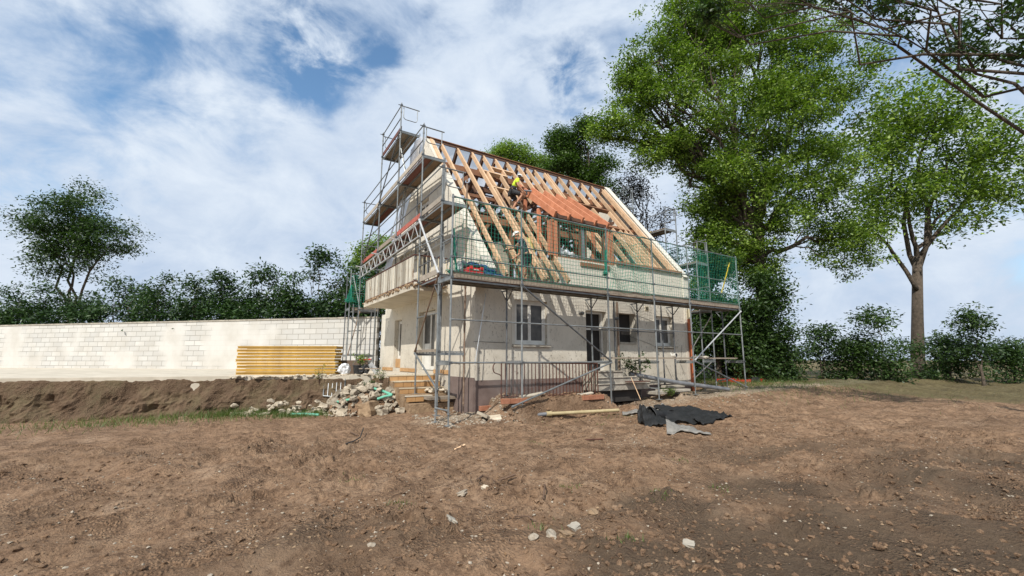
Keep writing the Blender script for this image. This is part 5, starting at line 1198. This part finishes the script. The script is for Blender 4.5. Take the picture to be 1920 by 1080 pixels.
def headgear(root, V, f, base, s, mt, brim_fwd, tilt, peak=True):
    r0 = root.location; l = Vector((-f.y, f.x, 0)); tx, tz = tilt
    hc = V['skull'][0]
    def W(x, y, z): # head-local: forward, left, up
        return Vector(base)+(f*(hc[0]+x*tz+z*tx)+l*(hc[1]+y)+Vector((0, 0, hc[2]+z*tz-x*tx)))*s
    g = MB(); nu, nv = 16, 7
    for j in range(nv+1):
        for i in range(nu):
            a = 2*math.pi*i/nu; b = math.pi/2*j/nv; g.v.append(tuple(W(.108*math.cos(a)*math.cos(b)-.005, .094*math.sin(a)*math.cos(b), .035+.088*math.sin(b))))
    for j in range(nv):
        for i in range(nu): g.f.append((j*nu+i, j*nu+(i+1) % nu, (j+1)*nu+(i+1) % nu, (j+1)*nu+i))
    cap = g.build('cap', mt, root, smooth=True); cap.modifiers.new('thick', 'SOLIDIFY').thickness = .004
    g = MB()
    for i in range(9):
        a = -1.1+2.2*i/8
        for r in (.098, .175): g.v.append(tuple(W(brim_fwd*(r*math.cos(a)-.005), (.92 if r < .1 else .62)*r*math.sin(a), .042-(.03 if r > .1 else 0))))
    for i in range(8): g.f.append((2*i, 2*i+1, 2*i+3, 2*i+2))
    br_ = g.build('cap_brim', mt, cap, smooth=True); br_.modifiers.new('thick', 'SOLIDIFY').thickness = .005
    for sg in (1, -1):
        g = MB(); c = W(.088, sg*.032, .012); g.lump(tuple(c), .011*s, 3, (1, 1, 1), 0, 1); g.build('eye', 'hair', root)
    return W
headgear(root, V, f, B2, .98, 'cap', 1, J['tilt'])
sub('hair', 'hair', ['skull', ('nape', 'skull', 'jaw', .5, .07)], [('skull', 'nape')], .004)
for sd in 'LR':
    sub('glove', 'black', ['wrist'+sd, 'palm'+sd]+[f'{p_}{sd}{k}' for k in range(4) for p_ in ('knuckle', 'middle', 'tip')]+['thumb'+sd, 'thumbtip'+sd], [('wrist'+sd, 'palm'+sd), ('palm'+sd, 'thumb'+sd), ('thumb'+sd, 'thumbtip'+sd)]+[e for k in range(4) for e in (('palm'+sd, f'knuckle{sd}{k}'), (f'knuckle{sd}{k}', f'middle{sd}{k}'), (f'middle{sd}{k}', f'tip{sd}{k}'))], .004)
    sub('shoe', 'hair', ['ankle'+sd, 'toe'+sd], [('ankle'+sd, 'toe'+sd)], .014)
lv = Vector((-f.y, f.x, 0)); hl = Vector(B2)+(f*.56+lv*.15+Vector((0, 0, 1.07)))*.98; hr_ = Vector(B2)+(f*.42-lv*.16+Vector((0, 0, .87)))*.98
place('batten', 'rafter', 'thin pale batten held upright by the man in the white cap', 'batten', lambda g: g.beam(hl+Vector((.0, 0, .06)), hr_+(hr_-hl)*1.6, .03, .045))
# man up in the roof, stepping on a rafter, turned to the right
J = dict(pelvis=(-.10, 0, .80), waist=(-.05, 0, .93), chest=(.07, 0, 1.14), neckbase=(.13, 0, 1.28), neck=(.16, 0, 1.33), head=(.22, 0, 1.42), tilt=(.34, .94),
         shoulderL=(.08, .19, 1.24), elbowL=(.22, .24, .99), wristL=(.40, .16, .84), shoulderR=(.08, -.19, 1.24), elbowR=(.13, -.25, .97), wristR=(.33, -.20, .78),
         hipL=(-.09, .10, .76), kneeL=(.12, .11, .44), ankleL=(-.06, .11, .09), toeL=(.09, .12, .05), hipR=(-.08, -.10, .76), kneeR=(.32, -.13, .66), ankleR=(.10, -.13, .33), toeR=(.23, -.14, .27))
B1 = tuple(on(964, 396, y=2.62))
root, V, sub, f = person('man in a neon yellow shirt and black shorts standing up among the rafters', B1, (.90, -.44, 0), .86, J)
sub('shirt', 'hivis', ['waist', 'chest', 'neckbase', 'shoulderL', 'shoulderR', ('sleeveL', 'shoulderL', 'elbowL', .6, .070), ('sleeveR', 'shoulderR', 'elbowR', .6, .070)],
    [('waist', 'chest'), ('chest', 'neckbase'), ('chest', 'shoulderL'), ('shoulderL', 'sleeveL'), ('chest', 'shoulderR'), ('shoulderR', 'sleeveR')], .018)
sub('vest', 'darkcloth', [('low', 'pelvis', 'waist', .55, (.160, .130)), ('waist_', 'waist', 'chest', .0, (.162, .132)), ('mid', 'waist', 'chest', .5, (.170, .134))], [('low', 'waist_'), ('waist_', 'mid')], .0)
sub('shirt_hem', 'hivis', [('hem', 'pelvis', 'waist', .05, (.168, .140)), ('hemmid', 'pelvis', 'waist', .3, (.168, .140)), ('hemtop', 'pelvis', 'waist', .6, (.166, .138))], [('hem', 'hemmid'), ('hemmid', 'hemtop')], .0)
sub('shorts', 'darkcloth', ['pelvis', 'hipL', 'hipR', ('legL', 'hipL', 'kneeL', .92, .094), ('legR', 'hipR', 'kneeR', .86, .094)], [('pelvis', 'hipL'), ('pelvis', 'hipR'), ('hipL', 'legL'), ('hipR', 'legR')], .020)
W = headgear(root, V, f, B1, .86, 'cap', 1, J['tilt'])
for sg in (1, -1):
    g = MB(); a = W(-.01, sg*.085, -.005); b = W(-.01, sg*.12, -.005); g.tube([tuple(a), tuple(b)], [.05, .042], 12); g.build('ear_defender', 'black', root)
sub('hair', 'hair', ['skull', ('nape', 'skull', 'jaw', .5, .07)], [('skull', 'nape')], .004)
for sd in 'LR': sub('shoe', 'black', ['ankle'+sd, 'toe'+sd], [('ankle'+sd, 'toe'+sd)], .016)
lv = Vector((-f.y, f.x, 0)); h1_ = Vector(B1)+(f*.46-lv*.19+Vector((0, 0, .74)))*.86
nl = thing('nail_gun', 'small dark power tool in the hand of the man in neon yellow', 'power tool', h1_)
MB().beam(h1_+Vector((0, 0, .04)), h1_+f*.02-Vector((0, 0, .10)), .04, .05).build('tool_grip', 'black', nl); MB().tube([h1_+Vector((0, 0, .05))-f*.08, h1_+Vector((0, 0, .04))+f*.18], .032, 10).build('tool_body', 'greypipe', nl)
place('walkway_board', 'plank', 'short grey board under the feet of the man in neon yellow', 'board', lambda g: g.box(B1[0]-.35, B1[0]+.55, B1[1]-.14, B1[1]+.14, B1[2]-.035, B1[2]))

# ------------------------------------------------------------------ things on the decks
tb = thing('toolbox', 'red and black toolbox on the long deck behind the leftmost net', 'toolbox', (.78, .38, 3.42))
g = MB(); g.box(.56, 1.02, .24, .50, 3.425, 3.76); g.build('box_body', 'red', tb, bevel=.02)
g = MB(); g.box(.55, 1.03, .23, .51, 3.762, 3.83); g.build('box_lid', 'black', tb, bevel=.02)
MB().tube([(.66, .37, 3.83), (.66, .37, 3.90), (.92, .37, 3.90), (.92, .37, 3.83)], .014, 6).build('handle', 'black', tb)
for x in (.64, .94): MB().box(x-.05, x+.05, .215, .232, 3.70, 3.79).build('latch', 'red', tb, bevel=.006)
MB().box(.72, .86, .228, .238, 3.68, 3.715).build('label_plate', 'white', tb)
def bundle(g, c, r, sd, sub=4):
    bm = bmesh.new(); bmesh.ops.create_icosphere(bm, subdivisions=sub, radius=1); b = len(g.v)
    for v in bm.verts:
        q = v.co*(1+.35*mnoise.noise(v.co*1.8+Vector((sd, 0, 0)))+.16*mnoise.noise(Vector((v.co.x*3, v.co.y*6, v.co.z*9)))+.06*mnoise.noise(v.co*14)); g.v.append((c[0]+q.x*r[0], c[1]+q.y*r[1], max(c[2]-r[2]*.8, c[2]+q.z*r[2])))
    for f_ in bm.faces: g.f.append(tuple(b+v.index for v in f_.verts))
    bm.free()
place('jacket', 'blue', 'heap of blue work clothes lying on the deck beside the toolbox', 'clothes', lambda g: (bundle(g, (1.15, .52, 3.66), (.40, .15, .24), 3), bundle(g, (1.52, .48, 3.57), (.34, .14, .15), 5), bundle(g, (.92, .62, 3.84), (.24, .12, .14), 8)), None, smooth=True)
place('rucksack', 'steel_dark', 'dark grey rucksack slumped behind the red toolbox', 'rucksack', lambda g: bundle(g, (.60, .62, 3.74), (.18, .10, .24), 14), None, smooth=True)
cl_ = thing('clamp_pair', 'pair of red knobs on a dark clamp at the corner of the gable deck', 'clamp', (.7, 1.2, 3.68))
for q in ((.55, 1.25), (.78, 1.3)): MB().lump((q[0], q[1], 3.86), .045, 3, (1, 1, .9), .05, 2).build('knob', 'red', cl_)
MB().beam((.5, 1.25, 3.78), (.85, 1.3, 3.76), .05, .05).build('clamp_body', 'steel_dark', cl_)
place('yellow_rod', 'yellowrod', 'yellow rod leaning inside the dense net of the last bay', 'rod', lambda g: g.tube([tuple(on(1353, 549, y=.5)), tuple(on(1368, 492, y=.12))], .022, 8))
for k, (x, y, mt, lab) in enumerate(((11.12, 3.42, 'white', 'white tin on the far gable deck'), (11.2, 3.36, 'blue', 'blue tin between two others on the far gable deck'), (11.28, 3.3, 'yellowrod', 'yellow tin at the edge of the far gable deck'))):
    place('paint_tin', mt, lab, 'tin', lambda g: (g.tube([(x, y, 6.93), (x, y, 7.12)], .035, 12), g.tube([(x, y, 7.12), (x, y, 7.135)], .037, 12)))
wl = thing('floodlight', 'white cone shaped site lamp lying on the low plank at the right', 'site lamp', (8.42, .34, 1.545))
MB().tube([(8.40, .34, 1.60), (8.44, .22, 1.62)], [.045, .085], 12).build('lamp_shade', 'white', wl); MB().tube([(8.44, .215, 1.62), (8.44, .205, 1.62)], .06, 12).build('lens', 'black', wl); MB().tube([(8.4, .36, 1.59), (8.4, .40, 1.70)], .02, 8).build('grip', 'white', wl)
place('mortar_lump', 'concrete', 'crumbly patch of old mortar on the low plank past the orange downpipe', 'mortar', lambda g: [g.lump((9.5+.1*k, .34, 1.56), .05+.02*(k % 3), k, (1.4, .8, .5), .3) for k in range(9)])

# car and trailer half hidden behind the right-hand scaffold
cc = pt(1352, 716, 25.0); cc[2] = .12; cx, cy = cc[0], cc[1]; ca_ = Vector((.97, -.24, 0)); cb_ = Vector((.24, .97, 0))
car = thing('parked_car', 'pale grey car parked under the trees beyond the scaffold', 'car', (cx, cy, .12))
def cw(l, w, z): q = Vector((cx, cy, .12))+ca_*l+cb_*w; return (q.x, q.y, .12+z)
prof = [(-2.1, .35), (-2.15, .75), (-1.5, .92), (-.75, 1.38), (.75, 1.42), (1.5, 1.0), (2.1, .9), (2.15, .4)]
g = MB(); n = len(prof)
for w_, k in ((-.84, 1), (-.80, 1), (.80, 1), (.84, 1)):
    for (l, z) in prof: g.v.append(cw(l*(.985 if abs(w_) > .82 else 1), w_*(.86 if z > 1.1 else 1), z))
for r in range(3):
    for i in range(n): j = (i+1) % n; g.f.append((r*n+i, r*n+j, (r+1)*n+j, (r+1)*n+i))
g.f += [tuple(range(n-1, -1, -1)), tuple(range(3*n, 4*n))]; g.build('body', 'car', car, bevel=.03)
for sg in (-1, 1):
    MB().hexa([cw(-1.2, sg*.80, .95), cw(1.2, sg*.82, .98), cw(.72, sg*.735, 1.34), cw(-.72, sg*.735, 1.32)]+[cw(-1.2, sg*.86, .95), cw(1.2, sg*.86, .98), cw(.72, sg*.745, 1.34), cw(-.72, sg*.745, 1.32)]).build('side_window', 'glass', car)
    for l in (-1.3, 1.3):
        c0, c1 = cw(l, sg*.72, .31), cw(l, sg*.88, .31); wh = MB().tube([c0, c1], .31, 20).build('wheel', 'black', car); MB().tube([cw(l, sg*.87, .31), cw(l, sg*.895, .31)], .19, 14).build('rim', 'steel', wh)
    MB().beam(cw(-2.14, sg*.6, .72), cw(-2.10, sg*.6, .72), .22, .12).build('headlight', 'white', car)
MB().hexa([cw(-1.44, -.66, .955), cw(-1.44, .66, .955), cw(-.8, .62, 1.36), cw(-.8, -.62, 1.36), cw(-1.47, -.66, .965), cw(-1.47, .66, .965), cw(-.83, .62, 1.375), cw(-.83, -.62, 1.375)]).build('windscreen', 'glass', car)
tl = thing('red_trailer', 'low red trailer standing behind the right end of the scaffold', 'trailer', tuple(pt(1392, 735, 21.5)[:2])+(.1,))
tx_, ty_ = pt(1392, 735, 21.5)[:2]
g = MB(); g.box(tx_-1.1, tx_+1.1, ty_-.6, ty_+.6, .40, .44); [g.box(a, b, c, d, .44, .54) for a, b, c, d in ((tx_-1.1, tx_+1.1, ty_-.6, ty_-.57), (tx_-1.1, tx_+1.1, ty_+.57, ty_+.6), (tx_-1.1, tx_-1.07, ty_-.57, ty_+.57), (tx_+1.07, tx_+1.1, ty_-.57, ty_+.57))]; g.build('trailer_tub', 'red', tl)
for sg in (-1, 1): MB().tube([(tx_, ty_+sg*.62, .38), (tx_, ty_+sg*.78, .38)], .28, 18).build('wheel', 'black', tl)
MB().tube([(tx_-1.1, ty_, .55), (tx_-1.9, ty_, .5)], .04, 8).build('drawbar', 'steel_dark', tl)

# ------------------------------------------------------------------ vegetation
LM = {'ash': m_leaf('ash_leaf', (.045, .095, .014), (.36, .48, .08), .34), 'dark': m_leaf('dark_leaf', (.018, .042, .012), (.085, .15, .034), .3),
      'shade': m_leaf('shade_leaf', (.025, .055, .014), (.13, .21, .045), .35), 'copper': m_leaf('copper_leaf', (.022, .020, .018), (.075, .062, .045), .2), 'light': m_leaf('light_leaf', (.10, .16, .03), (.34, .44, .10), .45),
      'laurel': m_leaf('laurel_leaf', (.010, .032, .008), (.07, .135, .03), .22), 'weed': m_leaf('weed_leaf', (.05, .09, .015), (.17, .22, .05), .3)}
def leaves(name, mat, parent, clumps, per, size, spread, seed, wid=.42, droop=.25):
    q = np.random.default_rng(seed); C = np.repeat(np.asarray(clumps), per, 0); n = len(C)
    pos = C+q.normal(size=(n, 3))*np.array([spread, spread, spread*.62])
    d = q.normal(size=(n, 3)); d[:, 2] = d[:, 2]*.55-droop; out = pos-C; d += out/spread*.5; d /= np.linalg.norm(d, axis=1, keepdims=True)+1e-9
    u = q.normal(size=(n, 3))*.55+np.array([0, 0, 1.0]); w = np.cross(d, u); w /= np.linalg.norm(w, axis=1, keepdims=True)+1e-9
    L = size*(.65+.7*q.random((n, 1))); h = np.cross(w, d)
    v = np.stack([pos-d*L*.5, pos+w*L*wid*.5+h*L*.05, pos+d*L*.5, pos-w*L*wid*.5+h*L*.05], 1).reshape(-1, 3)
    r0 = parent
    base = np.array(r0.location[:]) if r0 is not None else np.zeros(3)
    me = bpy.data.meshes.new(name); me.vertices.add(n*4); me.vertices.foreach_set('co', (v-base).astype(np.float32).ravel()); me.loops.add(n*4)
    me.loops.foreach_set('vertex_index', np.arange(n*4, dtype=np.int32)); me.polygons.add(n); me.polygons.foreach_set('loop_start', np.arange(0, n*4, 4, dtype=np.int32)); me.update(calc_edges=True)
    me.materials.append(mat); o = bpy.data.objects.new(name, me); COL.objects.link(o)
    if parent is not None: o.parent = parent
    return o
def crown_points(lobes, n, seed, inner=.45, gap=-.14, gapf=.62):
    q = np.random.default_rng(seed); w = np.array([r**2 for _, r in lobes]); w = w/w.sum(); out = []
    for k in q.choice(len(lobes), n, p=w):
        c, r = lobes[k]; d = q.normal(size=3); d /= np.linalg.norm(d); rad = r*(inner+(1-inner)*q.random()**.6)
        rad *= .92+.75*mnoise.noise(Vector(tuple(d*2.6+k*3.1)))
        p_ = c+d*rad*np.array([1, 1, .92])
        if mnoise.noise(Vector(tuple(p_*gapf+seed*1.7))) < gap: continue
        out.append(p_)
    return np.array(out)
def limb(g, a, b, r0, r1, seed, n=7, wob=.06):
    q = random.Random(seed); a = Vector(tuple(a)); b = Vector(tuple(b)); L = (b-a).length; pts = []; rs = []
    for k in range(n+1):
        t_ = k/n; p_ = a.lerp(b, t_)+Vector((0, 0, L*.10*math.sin(math.pi*t_)))
        if 0 < k < n: p_ += Vector((q.uniform(-1, 1), q.uniform(-1, 1), q.uniform(-1, 1)))*L*wob
        pts.append(p_); rs.append(r0+(r1-r0)*t_)
    g.tube(pts, rs, 7); return pts
def tree(name, label, base, split, lobes, mat, n, per, size, spread, seed, tr=.3, group=None, twigs=3, cat='tree', inner=.45, bare=0, gap=-.14):
    t_ = thing(name, label, cat, base, group); base = Vector(tuple(base)); sp_ = Vector(tuple(split)); g = MB()
    g.tube([base-Vector((0, 0, .3)), base+Vector((0, 0, .25)), base.lerp(sp_, .5)+Vector((.1, .05, 0))*tr*3, sp_], [tr*1.5, tr*1.1, tr*.85, tr*.7], 12)
    cl = crown_points(lobes, n, seed, inner, gap); q = random.Random(seed)
    for k, (c, r) in enumerate(lobes):
        st_ = base.lerp(sp_, q.uniform(.7, 1)); pts = limb(g, st_, c, tr*.42, tr*.10, seed*100+k)
        near = [p_ for p_ in cl if np.linalg.norm(p_-c) < r*1.3]; q.shuffle(near)
        for m_, p_ in enumerate(near[:twigs]): limb(g, pts[q.randrange(3, 8)], p_, tr*.11, tr*.02, seed*991+k*31+m_, 5, .05)
        for m_ in range(bare): e = Vector(tuple(c))+Vector((q.uniform(-1, 1), q.uniform(-1, 1), q.uniform(-.3, 1)))*r*1.25; limb(g, pts[q.randrange(4, 8)], e, tr*.07, tr*.015, seed*77+k*13+m_, 5, .06)
    g.build('trunk', 'bark', t_, smooth=True)
    leaves('crown', LM[mat], t_, cl, per, size, spread, seed)
    return t_
def lobes_px(L, d):
    out = []
    for q in L:
        u, v, r = q[:3]; dd = d+(q[3] if len(q) > 3 else 0); out.append((pt(u, v, dd), r*dd/FOC))
    return out
def gbase(u, d, z=.1): p_ = pt(u, 700, d); p_[2] = z; return p_
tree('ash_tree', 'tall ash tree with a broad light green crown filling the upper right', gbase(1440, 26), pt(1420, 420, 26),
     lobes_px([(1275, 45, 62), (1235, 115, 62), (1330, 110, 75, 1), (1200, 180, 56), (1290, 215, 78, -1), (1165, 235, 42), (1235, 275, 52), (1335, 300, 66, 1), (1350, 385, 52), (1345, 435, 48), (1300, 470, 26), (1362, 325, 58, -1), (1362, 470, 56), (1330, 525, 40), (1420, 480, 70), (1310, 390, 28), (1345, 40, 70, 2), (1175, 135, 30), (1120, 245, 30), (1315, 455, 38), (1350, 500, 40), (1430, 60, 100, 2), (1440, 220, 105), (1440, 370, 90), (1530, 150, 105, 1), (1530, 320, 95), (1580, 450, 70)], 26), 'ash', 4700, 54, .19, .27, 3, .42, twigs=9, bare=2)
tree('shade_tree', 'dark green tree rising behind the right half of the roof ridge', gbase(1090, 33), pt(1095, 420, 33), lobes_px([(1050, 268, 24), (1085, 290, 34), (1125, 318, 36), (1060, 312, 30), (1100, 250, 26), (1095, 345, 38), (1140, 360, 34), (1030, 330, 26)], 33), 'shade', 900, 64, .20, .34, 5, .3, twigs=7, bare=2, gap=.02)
tree('copper_tree', 'sparse dark copper leaved tree between the roof verge and the ash', gbase(1215, 30), pt(1215, 520, 30), lobes_px([(1185, 345, 28), (1215, 375, 34), (1190, 405, 32), (1240, 415, 32), (1225, 460, 34), (1255, 475, 26), (1250, 520, 30), (1200, 500, 30), (1170, 375, 24)], 30), 'copper', 320, 44, .17, .34, 6, .22, twigs=7, bare=4)
tree('pale_tree', 'small pale green tree top just above the middle of the ridge', gbase(965, 40), pt(965, 420, 40), lobes_px([(925, 292, 20), (950, 287, 22), (980, 292, 22), (1005, 308, 24), (1030, 322, 24), (965, 320, 30)], 40), 'light', 330, 60, .20, .36, 7, .25, twigs=6)
tree('garden_tree', 'small green tree seen past the left gable between the scaffold posts', gbase(700, 30), pt(700, 600, 30), lobes_px([(695, 480, 24), (716, 470, 24), (683, 510, 26), (710, 525, 30), (670, 540, 22)], 30), 'light', 320, 60, .2, .36, 8, .2)
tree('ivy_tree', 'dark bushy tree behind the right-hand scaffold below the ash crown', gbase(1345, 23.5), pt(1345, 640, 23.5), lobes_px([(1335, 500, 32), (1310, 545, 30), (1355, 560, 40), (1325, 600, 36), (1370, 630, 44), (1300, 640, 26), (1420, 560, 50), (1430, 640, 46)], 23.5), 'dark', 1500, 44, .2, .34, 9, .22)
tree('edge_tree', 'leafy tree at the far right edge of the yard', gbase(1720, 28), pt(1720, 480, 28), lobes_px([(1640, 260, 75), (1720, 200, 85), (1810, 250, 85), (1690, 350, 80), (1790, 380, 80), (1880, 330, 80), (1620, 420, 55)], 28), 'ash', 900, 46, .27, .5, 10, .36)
tree('overhang_tree', 'near tree whose dark large leaves hang into the top right corner', gbase(2080, 9.5, .0), pt(2060, 200, 9.5), lobes_px([(1345, 10, 34), (1375, -20, 50), (1450, -45, 60), (1540, -50, 70), (1640, -60, 80), (1760, -40, 95), (1900, 20, 120), (1335, 45, 16)], 9.5), 'dark', 900, 30, .12, .12, 12, .10, twigs=8)
tree('field_tree', 'rounded green tree far off behind the left garden wall', gbase(130, 40), pt(130, 560, 40), lobes_px([(90, 430, 50), (150, 400, 55), (205, 450, 48), (130, 480, 55)], 40), 'dark', 520, 60, .26, .5, 13, .3)
# hedge behind the block wall
hq = random.Random(4)
for k in range(20):
    s_ = 1.0+1.35*k; p_ = p_end-D*s_+Vector((.714, .70, 0))*(2.0+hq.uniform(-.2, .3)); h = [6.3, 5.4, 6.0, 6.2, 5.2][k % 5]+hq.uniform(-.2, .2)+(1.0 if k < 4 else 0)
    lob = [(np.array([p_.x+hq.uniform(-.4, .4), p_.y+hq.uniform(-.3, .3), z]), r) for z, r in ((1.6, .9), (2.8, 1.05), (4.0, 1.05), (h-1.7, 1.0), (h-.6, .7))]
    tree('laurel_bush', 'glossy dark laurel bush in the tall hedge behind the block wall', (p_.x, p_.y, .9), (p_.x, p_.y, 2.6), lob, 'laurel', 230 if k < 8 else 130, 40, .19, .28, 200+k, .09, 'laurel bushes of the hedge', 3, 'bush', .5)
for k in range(12):
    p_ = pt(1300+60*k, 690, 22.5+1.5*math.sin(k*1.9)+.25*k); h = 3.3+.8*math.sin(k*2.3)
    lob = [(np.array([p_[0]+hq.uniform(-.4, .4), p_[1]+hq.uniform(-.4, .4), z]), r) for z, r in ((.7, .9), (1.7, 1.0), (h-.6, .8))]
    tree('privet_bush', 'dark bush in the shaded row behind the right-hand scaffold', (p_[0], p_[1], 0), (p_[0], p_[1], 1.2), lob, 'dark', 150, 40, .18, .28, 300+k, .07, 'bushes of the right-hand row', 2, 'bush', .5)
def shrub(name, label, base, n, spread, size, mat, seed, per=14, stems=5, h=.4):
    t_ = thing(name, label, 'plant', base); q = random.Random(seed); g = MB(); cl = []
    for k in range(stems):
        e = Vector(base)+Vector((q.uniform(-1, 1)*spread, q.uniform(-1, 1)*spread*.6, h*q.uniform(.6, 1.1))); pts = limb(g, base, e, .008, .003, seed*7+k, 5, .06)
        cl += [tuple(p_) for p_ in pts[2:]]
    g.build('stem', 'twig', t_); leaves('foliage', LM[mat], t_, np.array(cl), per, size, .06, seed, .35); return t_
shrub('leafy_branch', 'dark leafy branch leaning against the wall right of the front steps', (6.75, .55, .9), 5, .5, .11, 'dark', 1, 10, 9, .75)
shrub('weed', 'green weed growing beside the long concrete slab', (7.75, .0, .32), 5, .25, .07, 'weed', 2, 14, 6, .22)
shrub('weed', 'tall weed sprouting from the broken terrace edge near the tiled steps', (-.42, 3.75, .75), 5, .14, .06, 'weed', 3, 8, 5, .5)
shrub('weed', 'thin dry weed standing before the yellow shuttering stack', (-1.95, 4.6, .75), 5, .12, .05, 'light', 4, 6, 4, .6)
shrub('potted_plant', 'green plant growing out of the black bucket', (-.80, 4.70, 1.25), 5, .2, .08, 'light', 5, 9, 6, .35)
shrub('weed', 'dark creeping weed over the earth face left of the rubble heap', (-.75, 4.1, .5), 5, .3, .07, 'dark', 6, 14, 7, .3)
def grass(name, n, cx, cy, rx, ry, h, seed):
    q = np.random.default_rng(seed); x = cx+rx*q.normal(size=n)*.5; y = cy+ry*q.normal(size=n)*.5; z = ground_z(x, y); a = q.random(n)*6.28; hh = h*(.4+.9*q.random(n)); lean = .5*q.normal(size=(n, 2)); w = .004+.003*q.random(n)
    V_ = []; 
    b0 = np.stack([x-np.cos(a)*w, y-np.sin(a)*w, z-.01], 1); b1 = np.stack([x+np.cos(a)*w, y+np.sin(a)*w, z-.01], 1); tp = np.stack([x+lean[:, 0]*hh, y+lean[:, 1]*hh, z+hh], 1)
    v = np.stack([b0, b1, tp], 1).reshape(-1, 3); me = bpy.data.meshes.new(name); me.from_pydata(v.tolist(), [], np.arange(n*3).reshape(-1, 3).tolist()); me.update(); me.materials.append(LM['weed']); o = bpy.data.objects.new(name, me); COL.objects.link(o); kind(o, 'stuff')
grass('grass', 3200, -2.2, 4.0, 1.3, .7, .15, 1); grass('grass', 1500, -3.6, 4.6, 1.4, .5, .2, 5); grass('grass', 300, 4.9, -.9, 3, .8, .05, 2); grass('grass', 1800, -5.5, 4.6, 3.0, 1.2, .16, 3)
for k, (u_, v_) in enumerate(((1002, 828), (1128, 798), (1070, 928), (1352, 925), (1275, 862), (1240, 950), (660, 905), (1180, 1035), (745, 965), (1020, 1000))):
    q_ = on(u_, v_, z=0); grass('grass', 34, q_[0], q_[1], .14, .12, .045, 20+k)
grass('grass', 5000, 14.5, 2.0, 4.5, 4.5, .2, 4)

# dust hanging in the air at the corner of the house where rubble is being tipped
m = bpy.data.materials.new('dust'); m.use_nodes = True; t = m.node_tree; t.nodes.clear()
o_ = t.nodes.new('ShaderNodeOutputMaterial'); v_ = t.nodes.new('ShaderNodeVolumePrincipled'); v_.inputs['Color'].default_value = (.85, .8, .74, 1); link(t, v_.outputs[0], o_.inputs['Volume'])
cc_ = t.nodes.new('ShaderNodeTexCoord').outputs['Object']
ln = t.nodes.new('ShaderNodeVectorMath'); ln.operation = 'LENGTH'; link(t, cc_, ln.inputs[0])
fo = ramp(t, ln.outputs['Value'], [(.15, (1, 1, 1)), (.95, (0, 0, 0))]); nn = ramp(t, noise_node(t, cc_, 1.6, 4, .6, .6), [(.38, (0, 0, 0)), (.7, (1, 1, 1))])
dm_ = t.nodes.new('ShaderNodeMath'); dm_.operation = 'MULTIPLY'; link(t, fo, dm_.inputs[0]); link(t, nn, dm_.inputs[1])
d2_ = t.nodes.new('ShaderNodeMath'); d2_.operation = 'MULTIPLY'; link(t, dm_.outputs[0], d2_.inputs[0]); d2_.inputs[1].default_value = .9; link(t, d2_.outputs[0], v_.inputs['Density'])
me = bpy.data.meshes.new('dust_cloud'); bm = bmesh.new(); bmesh.ops.create_icosphere(bm, subdivisions=3, radius=1); bm.to_mesh(me); bm.free()
o = bpy.data.objects.new('dust_cloud', me); COL.objects.link(o); o.location = (2.1, .25, 1.15); o.scale = (1.1, .55, 1.0); me.materials.append(m); kind(o, 'stuff')
